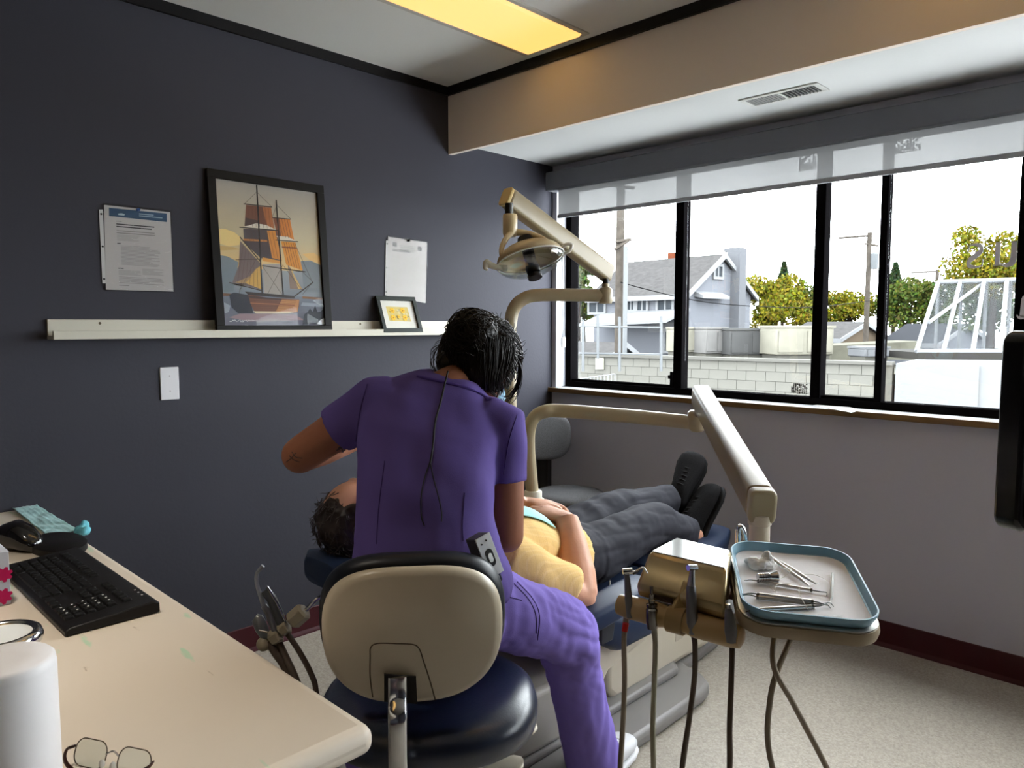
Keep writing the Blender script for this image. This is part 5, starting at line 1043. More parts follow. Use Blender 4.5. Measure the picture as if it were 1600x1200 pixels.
# ------------------------------------------------------------------ grey stool in the window corner
c = on_z(889, 764, .47); gs = thing('grey_stool', 'grey fabric stool with a padded backrest in the window corner', 'stool', (c.x, c.y, 0)); gf = M('grey_tweed', lin(104, 104, 106), rough=.95, spec=.05, bump=(350, .35), var=(260, .25))
obj('seat', lathe(B(), (c.x, c.y, .40), [(0, 0), (.15, .0), (.185, .012), (.192, .032), (.180, .052), (.14, .062), (0, .066)], 48), gf, gs, smooth=60)
obj('seat_pan', lathe(B(), (c.x, c.y, .385), [(0, 0), (.14, 0), (.175, .012), (.183, .022), (0, .022)], 40), blackp, gs, smooth=50)
bcn = at(852, 682, 3.92); bn = Vector((c.x-bcn.x, c.y-bcn.y, 0)).normalized(); bn = (bn*.5-FH*.5).normalized(); bs = V(-bn.y, bn.x, 0)
bm = B(); loft(bm, [(bcn+bn*t_*.03, bs, .145*s_, V(0, 0, 1), .125*s_, 2.8) for t_, s_ in ((-1, .7), (-.9, .88), (-.4, 1.0), (.4, 1.0), (.9, .92), (1, .78))], 40); obj('backrest', bm, gf, gs, smooth=60)
obj('back_bracket', tube(B(), spline([bcn-V(0, 0, .06)-bn*.03, bcn-V(0, 0, .16)-bn*.035, V(bcn.x, bcn.y, .41)+bn*.0, V(c.x, c.y, .39)], 6), .028, 12, True, .5), blackp, gs, smooth=50)
obj('gas_post', tube(B(), [(c.x, c.y, .08), (c.x, c.y, .2), (c.x, c.y, .2), (c.x, c.y, .39)], [.028, .028, .018, .018], 16), steelm, gs, smooth=40)
def star_base(root, c, r, mat):
    for k in range(5):
        a = 2*PI*k/5+.4; d_ = V(math.cos(a), math.sin(a), 0); leg = obj('base_leg', tube(B(), [c+V(0, 0, .09), c+d_*r+V(0, 0, .065)], [.022, .014], 10), mat, root, smooth=50)
        obj('caster', tube(B(), [c+d_*r+V(-d_.y, d_.x, 0)*.012+V(0, 0, .027), c+d_*r-V(-d_.y, d_.x, 0)*.012+V(0, 0, .027)], .026, 16), blackp, root, smooth=40)
star_base(gs, V(c.x, c.y, 0), .17, blackp)

# ------------------------------------------------------------------ hygienist's stool
SCn = V(-1.143, .932, .545); os = thing('operator_stool', 'navy operator stool with cream backrest shell and chrome back bar', 'stool', (SCn.x, SCn.y, 0))
bm = B(); loft(bm, [(SCn+V(0, 0, z), RT, .222*s_, FH, .205*s_, 2.3) for z, s_ in ((-.060, .72), (-.056, .88), (-.038, .985), (-.012, 1.0), (.01, .97), (.025, .88), (.03, .7), (.031, .3))], 48); obj('seat', bm, navy, os, smooth=70)
obj('seat_pan', lathe(B(), SCn-V(0, 0, .088), [(0, 0), (.10, 0), (.15, .015), (.165, .03), (0, .03)], 36), blackp, os, smooth=50)
bc = at(646, 987, 1.305); yawb = Matrix.Rotation(math.radians(7), 3, 'Z'); bu = yawb @ RT; bnn = yawb @ FH; bup = (V(0, 0, 1)*.985-FH*.05).normalized()
def backplate(name, t0, t1, sw, sh, mat, edge, par=None, up=0.0):
    bm = B(); n = 10
    def sect(t_, s_): return t_, s_
    ring = []
    for t_, s_ in ((t0, 1-edge), (t0+(t1-t0)*.12, 1-edge*.35), (t0+(t1-t0)*.4, 1.0), (t0+(t1-t0)*.7, 1.0), (t0+(t1-t0)*.92, 1-edge*.4), (t1, 1-edge)):
        row = []
        for k in range(64):
            a = 2*PI*k/64; ca, sa = math.cos(a), math.sin(a); p_ = 2.9; x = math.copysign(abs(ca)**(2/p_), ca); y = math.copysign(abs(sa)**(2/p_), sa)
            x *= 1-.10*max(0, -y)**1.5                                           # narrower at the foot
            X_, Y_ = x*sw*s_, y*sh*s_; row.append(bm.verts.new(bc+bu*X_+bup*(Y_+up)+bnn*(t_+1.1*X_*X_)))
        ring.append(row)
    for A1, B1 in zip(ring, ring[1:]):
        for k in range(64): bm.faces.new((A1[k], A1[(k+1) % 64], B1[(k+1) % 64], B1[k]))
    bm.faces.new(ring[0][::-1]); bm.faces.new(ring[-1]); return obj(name, bm, mat, par or os, smooth=50)
shell = backplate('back_shell', -.028, .0, .160, .124, M('stool_shell_cream', lin(190, 178, 156), rough=.35, spec=.5), .10)
backplate('back_cushion', .001, .055, .170, .133, M('navy_dark_vinyl', lin(14, 18, 26), rough=.42, spec=.25), .10, up=.003)
# seam of the cover panel and the chrome bar in its slot
def onshell(px, py, off): p = hit(px, py, bc-bnn*(.028+off), bnn); x = (p-bc).dot(bu); return p+bnn*1.1*x*x
rod2('panel_seam', [onshell(*p, -.0005) for p in ((582, 1092), (578, 1060), (578, 1030), (579, 1014), (590, 1007), (620, 1006), (645, 1007), (655, 1014), (662, 1034), (672, 1065), (680, 1094))], .0012, M('seam_brown', lin(70, 58, 44), rough=.7), shell, 6)
obj('bar_slot', prism(B(), [onshell(600, 1055, .0008), onshell(650, 1058, .0008), onshell(652, 1100, .0008), onshell(600, 1098, .0008)], bnn*.004), blackp, shell)
bar_pts = [onshell(621, 1058, .004), onshell(621, 1090, .010), at(621, 1130, 1.255), at(622, 1200, 1.27), at(626, 1290, 1.33), V(SCn.x+.03, SCn.y-.03, .40)]
rod2('back_bar', bar_pts, .0165, chrome, os, 16, 8, flat=.45, side=bu)
obj('gas_post', tube(B(), [(SCn.x, SCn.y, .1), (SCn.x, SCn.y, .26), (SCn.x, SCn.y, .26), (SCn.x, SCn.y, .44)], [.03, .03, .02, .02], 18), blackp, os, smooth=40)
obj('mechanism', bx((SCn.x-.08, SCn.y-.08, .385), (SCn.x+.08, SCn.y+.08, .432)), steelm, os, bevel=.008)
def paddle(a, b, w): bm = B(); d_ = (b-a).normalized(); s_ = d_.cross(V(0, 0, 1)).normalized(); loft(bm, [(a.lerp(b, t_), s_, w*k_, V(0, 0, 1), .006, 2.5) for t_, k_ in ((0, .4), (.5, .5), (.75, .95), (.9, 1.0), (.98, .7), (1, .3))], 18); obj('lever', bm, cream_p, os, smooth=60)
paddle(V(SCn.x+.06, SCn.y+.03, .415), at(836, 1132, 1.60), .024); paddle(V(SCn.x+.04, SCn.y-.02, .40), at(818, 1192, 1.50), .03)
star_base(os, V(SCn.x, SCn.y, 0), .26, steelm)

# ================================================================== PEOPLE
def hair_tubes(paths, r, seg=4):
    bm = B()
    for p in paths: tube(bm, p, [r, r, r*.9, r*.35], seg, False) if len(p) >= 2 else None
    return bm
def add_head(bm, c, up, face, k=1.0):
    """skull, jaw, nose, brow, lips, chin and ears around centre c"""
    up = Vector(up).normalized(); face = Vector(face); face = (face-up*face.dot(up)).normalized(); sd = face.cross(up)
    R3 = Matrix((sd, face, up)).transposed(); q = lambda x, y, z: c+(sd*x+face*y+up*z)*k
    ball(bm, q(0, -.010, .022), (.076*k, .096*k, .092*k), R3, 24, 16); ball(bm, q(0, .022, -.035), (.060*k, .068*k, .080*k), R3, 20, 14)
    ball(bm, q(0, .050, -.092), (.026*k, .024*k, .020*k), R3); ball(bm, q(0, .078, .018), (.046*k, .014*k, .012*k), R3)
    tube(bm, [q(0, .080, .012), q(0, .094, -.012), q(0, .104, -.028), q(0, .090, -.036)], [.008*k, .010*k, .013*k, .010*k], 10)
    for s in (-1, 1):
        ball(bm, q(.010*s, .092, -.032), .008*k); ball(bm, q(.036*s, .062, -.020), (.020*k, .016*k, .016*k), R3)
        tube(bm, spline([q(.072*s, -.004, .012), q(.084*s, -.014, .022), q(.086*s, -.020, .0), q(.076*s, -.004, -.032)], 4), [.008*k, .008*k, .008*k, .006*k], 8)
        ball(bm, q(.076*s, -.006, -.006), (.007*k, .014*k, .022*k), R3)
    tube(bm, spline([q(-.024, .076, -.060), q(0, .088, -.056), q(.024, .076, -.060)], 4), .005*k, 8); tube(bm, spline([q(-.020, .076, -.068), q(0, .086, -.069), q(.020, .076, -.068)], 4), .0055*k, 8)
    return q, sd, face, up
def add_hand(bm, wrist, d, n, thumb_side, curl=.35, L=1.0, spread=1.0):
    """palm, four jointed fingers of unequal length and a thumb leaving the side of the palm; n = palm normal"""
    d = Vector(d).normalized(); n = Vector(n); n = (n-d*n.dot(d)).normalized(); s = d.cross(n).normalized()*thumb_side
    wrist = Vector(wrist); p = lambda a, b, c_: wrist+(d*a+s*b+n*c_)*L
    loft(bm, [(p(-.01, 0, 0), s, .026*L, n, .018*L, 2.4), (p(.02, 0, 0), s, .031*L, n, .016*L, 2.6), (p(.06, .002, 0), s, .040*L, n, .0145*L, 2.8), (p(.092, 0, 0), s, .040*L, n, .011*L, 2.8)], 16)
    for b, ln, r_ in ((.030, .070, .0086), (.010, .079, .0090), (-.011, .073, .0086), (-.030, .057, .0076)):
        a = 0; pt = [p(.075, b*.95, 0)]; cur = p(.092, b, 0); pt.append(cur.copy()); dirv = (d+s*b*2.2*spread).normalized()
        for k_, f_ in enumerate((.45, .32, .23)):
            a += curl*(.6 if k_ == 0 else 1.0); v = (dirv*math.cos(a)+n*math.sin(a)); cur = cur+v*ln*f_*L; pt.append(cur.copy())
        tube(bm, pt, [r_*L, r_*1.02*L, r_*L, r_*.93*L, r_*.72*L], 8); ball(bm, pt[-1], r_*.74*L, None, 8, 6)
    t0, t1, t2, t3 = p(.015, .022, .004), p(.045, .046, .012), p(.072, .058, .020), p(.094, .060, .028)
    tube(bm, [t0, t1, t2, t3], [.014*L, .0115*L, .0098*L, .0075*L], 8); ball(bm, t3, .0078*L, None, 8, 6)
def shoe(root, heel, toe, sole_n, upm, solem, L=.275, lace=None, tag_='shoe', wide=1.0):
    a = (Vector(toe)-Vector(heel)).normalized(); n = Vector(sole_n); n = (n-a*n.dot(a)).normalized(); s = a.cross(n); h0 = Vector(heel)
    k0 = L/.275*wide; secs = [(t_, a_*k0, b_*k0) for t_, a_, b_ in ((0, .018, .045), (.03, .029, .066), (.14, .034, .078), (.30, .034, .080), (.42, .036, .074), (.58, .042, .062), (.76, .047, .052), (.90, .042, .044), (.97, .030, .034), (1.0, .013, .022))]
    bm = B(); loft(bm, [(h0+a*t_*L-n*(h_/2+.012), s, w_, n, h_/2, 2.5) for t_, w_, h_ in secs], 24); o = obj(tag_, bm, upm, root, smooth=60)
    bm = B(); loft(bm, [(h0+a*(t_*L*1.03-.004)-n*.008, s, w_*1.10, n, .011, 4) for t_, w_, h_ in secs], 24); obj('sole', bm, solem, o, smooth=50)
    if lace:
        for k in range(5):
            t_ = .36+.075*k; h_ = np.interp(t_, [x[0] for x in secs], [x[2] for x in secs]); p = h0+a*t_*L-n*(h_+.0105)
            obj('lace', tube(B(), spline([p-s*.020+n*.006, p-n*.003, p+s*.020+n*.006], 4), .0028, 6), lace, o, smooth=60)
        p = h0+a*.36*L-n*.094; obj('lace', tube(B(), spline([p, p+s*.022-n*.004-a*.01, p+s*.03+a*.012, p, p-s*.026-n*.002-a*.012, p-s*.03+a*.01, p], 5), .0024, 6), lace, o, smooth=60)
    return o
def folds(scale, amp, st=(1, 1, 1), seed=0.0, ridge=False):
    def f(p):
        q_ = Vector((p.x*st[0], p.y*st[1], p.z*st[2]))*scale+Vector((seed, seed*1.7, seed*.6)); v = noise.noise(q_)+.45*noise.noise(q_*2.1)
        return amp*((abs(v)*-2+.6) if ridge else v)
    return f
def bvh_of(o): 
    me = o.data; w = ORG[o.name]; return BVHTree.FromPolygons([v.co+w for v in me.vertices], [p.vertices[:] for p in me.polygons])
def drape(bvh, pts, off=.002, n=6):
    """lay a line of photo points on a surface"""
    out = []
    for x, y, _ in spline([V(a, b, 0) for a, b in pts], n):
        d = ray(x, y).normalized(); h = bvh.ray_cast(EYE, d)
        if h[0] is not None: out.append(h[0]-d*off)
    return out
def lerp_rings(rows): return rows

# ------------------------------------------------------------------ hygienist, seated on the stool, back to the camera
skinH = M('warm_brown_skin', lin(140, 92, 70), rough=.55, spec=.2, bump=(160, .04), var=(18, .06)); scrub = M('purple_scrub_fabric', lin(90, 76, 136), rough=.85, spec=.06, bump=(500, .06))
hairH = M('black_hair', lin(20, 15, 14), rough=.38, spec=.28)
PH = thing('person', 'seated person in purple scrubs with dark pinned up hair leaning over the patient', 'person', V(-1.15, .94, .56))
rows = [(676, 925, 1.545, .166, .135, 0), (674, 895, 1.545, .166, .135, 0), (670, 855, 1.55, .152, .122, 2), (666, 800, 1.57, .144, .113, 3), (666, 750, 1.59, .145, .113, 5), (668, 705, 1.62, .150, .112, 8), (673, 665, 1.645, .156, .104, 11), (681, 636, 1.665, .150, .088, 13), (690, 610, 1.685, .118, .074, 13), (699, 594, 1.70, .082, .066, 13), (705, 587, 1.705, .066, .060, 13)]
def torso(bm, grow, skip=0):
    R_ = []
    for px, py, d, hw, ht, roll in rows[skip:]:
        a = math.radians(roll); u = RT*math.cos(a)-V(0, 0, 1)*math.sin(a); R_.append((at(px, py, d), u, hw+grow, FH, ht+grow, 2.5))
    loft(bm, R_, 32)
neck0, neck1 = at(702, 606, 1.69), at(738, 588, 1.75); hc = at(749, 578, 1.785)
h_up = (RT*.34+V(0, 0, 1)*.76+FH*.52).normalized(); h_face = (FH*.66+RT*.22-V(0, 0, 1)*.70)
LS, LE, LWr = at(590, 630, 1.66), at(469, 711, 1.70), at(596, 672, 1.97)
RS, RE, RWr = at(786, 668, 1.67), at(791, 836, 1.665), at(700, 752, 1.95)
hipR, kneeR, ankR = at(736, 945, 1.60), at(882, 992, 1.84), at(928, 1188, 2.10)
hipL, kneeL, ankL = at(612, 945, 1.62), at(560, 1010, 1.86), at(584, 1196, 1.98)
bm = B(); torso(bm, -.014); tube(bm, [at(696, 618, 1.68), neck0, neck1], [.056, .049, .047], 16); qh, sdH, fcH, upH = add_head(bm, hc, h_up, h_face, .98)
tube(bm, [LS, LS.lerp(LE, .5), LE.lerp(LS, .06), LE], [.052, .047, .044, .042], 14); ball(bm, LE, .0425)
tube(bm, [LE, LE.lerp(LWr, .25), LE.lerp(LWr, .7), LWr], [.041, .042, .030, .025], 14)
tube(bm, [RS, RS.lerp(RE, .5), RE], [.048, .045, .040], 14); ball(bm, RE, .040); tube(bm, [RE, RE.lerp(RWr, .25), RE.lerp(RWr, .7), RWr], [.039, .040, .030, .025], 14)
add_hand(bm, LWr, (LWr-LE).normalized()*.6+FH*.5-V(0, 0, .4), -V(0, 0, 1)+RT*.3, 1, .5); add_hand(bm, RWr, (RWr-RE).normalized()*.6+FH*.5-V(0, 0, .1), -V(0, 0, 1)-RT*.4, -1, .5)
pel = V(-1.165, .96, .68); ball(bm, pel, (.13, .13, .085))
for h_, k_, a_ in ((hipR, kneeR, ankR), (hipL, kneeL, ankL)): tube(bm, [pel.lerp(h_, .6), h_, h_.lerp(k_, .5), k_], [.07, .072, .064, .052], 14); ball(bm, k_, .05); tube(bm, [k_, k_.lerp(a_, .35), a_], [.05, .048, .032], 12); tube(bm, [a_, Vector((a_.x, a_.y, .045))+FH*.05], [.03, .026], 10)
bodyH = obj('body', melt(bm, .0055, 5), skinH, PH)
# scrub top with short sleeves
bm = B(); torso(bm, .002)
tube(bm, [at(612, 628, 1.665), LS, LS.lerp(LE, .25), LS.lerp(LE, .52)], [.062, .064, .060, .058], 18)
tube(bm, [at(755, 652, 1.67), RS+V(0, 0, .006), RS.lerp(RE, .22), RS.lerp(RE, .50)], [.055, .058, .054, .051], 18)
me = melt(bm, .006, 7)
def top_folds(p):
    s = (p-EYE).dot(RT)/((p-EYE).dot(FH)); z = p.z
    v = .0030*noise.noise(Vector((s*26, z*5, p.y*3)))+.0022*noise.noise(p*22)
    lo_ = max(0, (.92-z)/.2); v += lo_*.009*abs(noise.noise(Vector((s*20, z*34, 1.3))))+.004*lo_*noise.noise(Vector((s*60, z*20, 4)))
    dg_ = math.sin((s*9+z*7)*6); v += .0018*dg_*max(0, 1-abs(z-1.0)/.25); return v
push(me, top_folds); top = obj('scrub_top', me, scrub, PH)
bvT = bvh_of(top); seam = M('scrub_seam', lin(58, 44, 100), rough=.8)
for i, pts in enumerate((((574, 600), (563, 640), (556, 690)), ((808, 648), (795, 690), (787, 742)), ((652, 588), (680, 594), (715, 602), (745, 612), (765, 626)), ((601, 720), (592, 790), (588, 850)), ((726, 770), (723, 820), (724, 845)))):
    L_ = drape(bvT, pts, .0006)
    if len(L_) > 2: obj('seam', tube(B(), L_, .0011 if i != 2 else .004, 6), seam if i != 2 else M('neck_binding', lin(84, 66, 142), rough=.8), top, smooth=60)
# trousers
bm = B(); ball(bm, pel, (.155, .150, .102), None, 24, 16)
def leg(bm, pts, rad): tube(bm, spline(pts, 5), rad, 20)
leg(bm, [pel.lerp(hipR, .5), hipR, hipR.lerp(kneeR, .55)+V(0, 0, .012), kneeR+V(0, 0, .01), kneeR.lerp(ankR, .22)+FH*.02, kneeR.lerp(ankR, .6), ankR+V(0, 0, -.015)], [.098, .094, .084, .078, .074, .074, .078])
leg(bm, [pel.lerp(hipL, .5), hipL, hipL.lerp(kneeL, .55)+V(0, 0, .012), kneeL+V(0, 0, .01), kneeL.lerp(ankL, .22)+FH*.02, kneeL.lerp(ankL, .6), ankL+V(0, 0, -.015)], [.098, .094, .084, .076, .070, .068, .072])
me = melt(bm, .0065, 5)
def leg_folds(p):
    v = .005*noise.noise(p*11)+.004*noise.noise(Vector((p.x*40, p.y*40, p.z*9)))
    kd = (p-kneeR).length; w_ = max(0, 1-kd/.26); d_ = (p-kneeR); v += w_*.018*(abs(noise.noise(Vector((d_.x*9, d_.y*9, d_.z*26+d_.y*16))))-.15)
    return v
push(me, leg_folds); trs = obj('scrub_trousers', me, M('purple_trouser_fabric', lin(124, 108, 182), rough=.85, spec=.06, bump=(450, .06)), PH)
bvP = bvh_of(trs)
for pts in (((803, 912), (825, 935), (837, 960), (838, 990)), ((808, 909), (832, 935), (843, 962), (840, 1000)), ((776, 912), (790, 930), (815, 938))):
    L_ = drape(bvP, pts, .0006)
    if len(L_) > 2: obj('seam', tube(B(), L_, .0013, 6), seam, trs, smooth=60)
wsh = M('white_shoe', lin(214, 214, 218), rough=.5)
fR = V(ankR.x, ankR.y, .012)-FH*.05; shoe(PH, fR, fR+(FH+RT*.55), (0, 0, -1), wsh, wsh, .26, M('white_lace', lin(225, 225, 225), rough=.8))
fL = V(ankL.x, ankL.y, .012)-FH*.05; shoe(PH, fL, fL+(FH-RT*.5), (0, 0, -1), wsh, wsh, .26, M('white_lace', lin(225, 225, 225)))
# hair: cap, pinned knot and loose strands
capc = qh(0, -.020, .026); hm = B(); R3 = Matrix((sdH, fcH, upH)).transposed(); ball(hm, capc, (.093, .104, .100), R3, 28, 18)
knot = capc-fcH*.078+upH*.012-V(0, 0, .004)-FH*.020; ball(hm, knot, (.062, .05, .058), R3); ball(hm, at(706, 568, 1.73), .036); ball(hm, at(786, 568, 1.755), .036); ball(hm, at(740, 590, 1.712), .030); ball(hm, at(762, 594, 1.72), .026); ball(hm, at(722, 586, 1.71), .024)
hme = melt(hm, .005, 3); push(hme, lambda p: .006*noise.noise(p*38)+.003*noise.noise(p*95)-.002)
hr = obj('hair', hme, hairH, PH); rr = random.Random(11); paths = []
kd = (knot-capc).normalized()
for i in range(560):
    v = Vector((rr.gauss(0, 1), rr.gauss(0, 1), rr.gauss(0, 1))).normalized()
    if v.dot(fcH) > .72 and v.dot(upH) < .3: continue
    if v.dot(upH) < -.75: continue
    e = (kd+Vector((rr.gauss(0, .2), rr.gauss(0, .2), rr.gauss(0, .2)))).normalized(); P_ = []; wv = rr.uniform(0, 6)
    for k in range(8):
        t_ = k/7; q_ = v.lerp(e, t_); q_ = q_.normalized() if q_.length > .05 else e; l = R3.transposed() @ q_; rad = 1/math.sqrt((l.x/.096)**2+(l.y/.107)**2+(l.z/.103)**2)
        P_.append(capc+q_*(rad+.002+.003*math.sin(wv+t_*5)))
    paths.append(P_)
for i in range(160):
    n_ = Vector((rr.gauss(0, 1), rr.gauss(0, 1), rr.gauss(0, 1))).normalized(); u_ = n_.orthogonal().normalized(); w_ = n_.cross(u_); a0 = rr.uniform(0, 6.28); rk = rr.uniform(.050, .064)
    paths.append([knot+(u_*math.cos(a0+k*.35)+w_*math.sin(a0+k*.35))*rk*(1+.05*math.sin(k*1.3)) for k in range(9)])
for i in range(300):                                              # locks sweeping down over the nape and behind the ear
    x = rr.uniform(694, 806); x2 = 745+(x-748)*.62+rr.uniform(-9, 9); c_ = abs(x-748)/60; d0 = 1.668+.05*c_*c_
    paths.append(spline([at(x, 535+rr.uniform(-12, 12), d0-.002), at(x*.7+x2*.3+rr.uniform(-3, 3), 565, d0-.003+rr.uniform(0, .006)), at(x*.3+x2*.7, 588, d0+.002), at(x2, 606+rr.uniform(-8, 8)+(x2-748)*.12, d0+.014)], 3))
obj('hair_strands', hair_tubes(paths, .0013), hairH, PH, smooth=180, kind='stuff')
loose = []
for i in range(16):                                               # wisps left of the nape
    x = 690+rr.uniform(-8, 14); loose.append(spline([at(x+14, 528+rr.uniform(-6, 8), 1.72), at(x-6+rr.uniform(-4, 4), 548+rr.uniform(-6, 6), 1.71), at(x-4+rr.uniform(-8, 6), 572, 1.70), at(x+8+rr.uniform(-8, 8), 598+rr.uniform(-14, 10), 1.69)], 4))
for i in range(22):                                               # long wisps past the right cheek
    j = rr.uniform(-6, 6); loose.append(spline([at(800+j*.6, 545+j, 1.74), at(812+j*.5, 570+j, 1.74), at(811+j*.7, 598, 1.75), at(802+j+rr.uniform(-6, 3), 620+rr.uniform(-6, 6), 1.76), at(784+j+rr.uniform(-8, 6), 640+rr.uniform(-22, 2), 1.77)], 4))
for i in range(14): j = rr.uniform(-1, 1); loose.append(spline([at(792+j*6, 585+j*8, 1.74), at(778+j*8, 604, 1.76), at(768+j*6, 620+j*6, 1.78)], 5))
for i in range(40):                                               # flyaways round the outline
    a = rr.uniform(-.3, PI+.3); R_ = 1.0+rr.uniform(0, .12); x, y = 748+62*math.cos(a), 556-64*math.sin(a); x2, y2 = 748+70*R_*math.cos(a+.15), 558-73*R_*math.sin(a+.15); loose.append(spline([at(x, y, 1.76), at((x+x2)/2+rr.uniform(-3, 3), (y+y2)/2, 1.755), at(x2, y2, 1.75)], 3))
obj('loose_strands', hair_tubes(loose, .0008, 4), hairH, PH, smooth=180, kind='stuff')
# face mask, visible only as an edge below the cheek
mkb = B(); loft(mkb, [(qh(0, .060, z), sdH, w_, fcH, dd) for z, w_, dd in ((-.10, .030, .02), (-.085, .050, .036), (-.055, .060, .050), (-.025, .062, .048), (-.012, .056, .036))], 20); obj('face_mask', mkb, M('pale_blue_mask', lin(150, 190, 214), rough=.8), PH, smooth=60)
for s in (-1, 1): obj('mask_loop', tube(B(), spline([qh(.060*s, .045, -.03), qh(.078*s, .0, -.03), qh(.084*s, -.022, .0), qh(.080*s, .0, .014), qh(.060*s, .045, -.015)], 4), .0015, 6), M('white_elastic', lin(220, 220, 220), rough=.8), PH, smooth=60)
for s in (-1, 1): e_ = obj('eye', ball(B(), qh(.031*s, .066, .006), .0115), M('eye_white', lin(225, 220, 214), rough=.2), PH, smooth=180); obj('iris', ball(B(), qh(.031*s, .0762, .005), (.0045, .0035, .0045)), M('brown_iris', lin(46, 28, 18), rough=.15), e_, smooth=180)
# tattoo on the elbow and forearm
bvS = bvh_of(bodyH); tk = M('tattoo_ink', lin(62, 50, 52), rough=.6); tb_ = B()
for pts in (((447, 722), (455, 716), (462, 708)), ((452, 712), (458, 718), (468, 722)), ((456, 706), (462, 714), (472, 716)), ((460, 722), (470, 727)), ((448, 716), (444, 722)), ((468, 705), (464, 713))):
    L_ = drape(bvS, pts, .0003, 4)
    if len(L_) > 2: tube(tb_, L_, .0009, 5)
for k in range(9):
    L_ = drape(bvS, ((526+k*3.4, 704-k*1.6), (532+k*3, 698-k*1.5), (536+k*3, 706-k*2.2)), .0003, 4)
    if len(L_) > 2: tube(tb_, L_, .0018, 5)
obj('tattoo', tb_, tk, bodyH, smooth=60)
# loupe cable down the back and battery pack on the waistband
cb = thing('loupe_cable', 'thin black cable hanging down the back of the purple top', 'cable', at(685, 850, 1.5)); blkc = M('black_cable', lin(14, 13, 18), rough=.5)
L_ = drape(bvT, ((694, 604), (688, 630), (680, 660), (676, 700), (672, 725)), .003)
obj('double_lead', tube(B(), [at(700, 580, 1.64)]+L_, .0021, 8), blkc, cb, smooth=60)
for pts in (((672, 722), (664, 745), (658, 775), (658, 805), (663, 822)), ((672, 722), (678, 750), (686, 780), (690, 800), (690, 815))):
    L_ = drape(bvT, pts, .0025); obj('lead', tube(B(), L_, .0013, 8), blkc, cb, smooth=60)
bp = thing('battery_pack', 'grey battery pack with a dark oval window clipped to the purple waistband', 'battery pack', at(764, 900, 1.44))
bpu = (V(0, 0, 1)*.93-RT*.34).normalized(); bpn = (RT*.62-FH*.75); bpn = (bpn-bpu*bpn.dot(bpu)).normalized(); bpr = bpu.cross(bpn); cpk = at(764, 868, 1.385)
MX = basis(cpk, bpr, bpn, bpu); obj('case', bx((-.017, -.034, -.040), (.017, 0, .040), MX), M('graphite_case', lin(70, 70, 74), rough=.4), bp, bevel=.002)
obj('face_plate', bx((-.0175, 0, -.040), (.0175, .003, .040), MX), M('silver_plate', lin(196, 198, 202), rough=.35), bp, bevel=.001)
def oval(w, h, y0, y1, z): return prism(B(), [MX @ V(x, y0, yy+z) for x, yy in rrect(w, h, w*.48, 6)], (MX.to_3x3() @ V(0, y1-y0, 0)))
obj('oval_window', oval(.017, .034, .003, .0036, -.004), blackp, bp); obj('round_dial', oval(.009, .018, .0036, .0044, -.004), M('dial_white', lin(220, 222, 224), rough=.4), bp)
for x, z in ((-.008, .026), (.004, .029)): obj('screw', lathe(B(), MX @ V(x, .003, z), [(0, 0), (.0016, 0), (.0016, .0008), (0, .0008)], 10, bpn), blackp, bp)
obj('belt_clip', bx((-.012, -.040, -.055), (.012, -.034, .03), MX), M('navy_pouch', lin(30, 28, 60), rough=.7), bp, bevel=.002)
obj('pouch_end', bx((-.014, -.030, -.058), (.014, -.004, -.040), MX), M('navy_pouch', lin(30, 28, 60)), bp, bevel=.004)

# ------------------------------------------------------------------ patient, lying back in the chair, feet towards the window
skinP = M('fair_skin', lin(204, 150, 122), rough=.5, spec=.35, bump=(140, .05), var=(22, .07))
PP = thing('person', 'reclined person in a yellow checked shirt and dark trousers with hands on the belly', 'person', V(-1.62, 1.9, .42))
hp = V(-1.655, 1.115, .808); p_up = V(0, -.97, .12); p_face = V(0, .10, 1)
tor = [(1.33, .715, .10, .060), (1.38, .700, .19, .085), (1.45, .678, .208, .102), (1.55, .643, .198, .116), (1.68, .600, .184, .112), (1.80, .556, .178, .108), (1.90, .535, .180, .108), (1.98, .52, .172, .092)]
def ptorso(bm, g, rows_=tor): loft(bm, [(V(-1.62, y, z), V(1, 0, 0), hw+g, V(0, .25, 1).normalized(), hz+g*.6, 2.4) for y, z, hw, hz in rows_], 32)
prS, prE, prW = V(-1.405, 1.43, .66), V(-1.338, 1.672, .505), V(-1.475, 1.765, .700); plS, plE, plW = V(-1.825, 1.43, .665), V(-1.885, 1.69, .55), V(-1.735, 1.86, .690)
rH, rK, rA = V(-1.535, 1.98, .525), V(-1.525, 2.33, .555), V(-1.525, 2.60, .475); lH, lK, lA = V(-1.705, 1.98, .525), V(-1.695, 2.34, .575), V(-1.655, 2.675, .575)
bm = B(); ptorso(bm, -.012); tube(bm, [V(-1.65, 1.20, .765), V(-1.645, 1.27, .74), V(-1.64, 1.36, .715)], [.056, .056, .064], 16); qp, sdP, fcP, upP = add_head(bm, hp, p_up, p_face, 1.0)
for S_, E_, W_ in ((prS, prE, prW), (plS, plE, plW)): tube(bm, [S_, S_.lerp(E_, .5), E_], [.052, .049, .043], 14); ball(bm, E_, .043); tube(bm, [E_, E_.lerp(W_, .28), E_.lerp(W_, .7), W_], [.049, .056, .047, .036], 14)
add_hand(bm, prW, V(-.80, -.25, .12), V(-.1, .1, -1), -1, .30); add_hand(bm, plW, V(.85, .02, .03), V(.1, .1, -1), 1, .28)
ball(bm, V(-1.62, 1.98, .52), (.165, .12, .09))
for h_, k_, a_ in ((rH, rK, rA), (lH, lK, lA)): tube(bm, [h_, h_.lerp(k_, .5), k_], [.080, .070, .054], 14); ball(bm, k_, .053); tube(bm, [k_, k_.lerp(a_, .35), a_], [.053, .052, .036], 14)
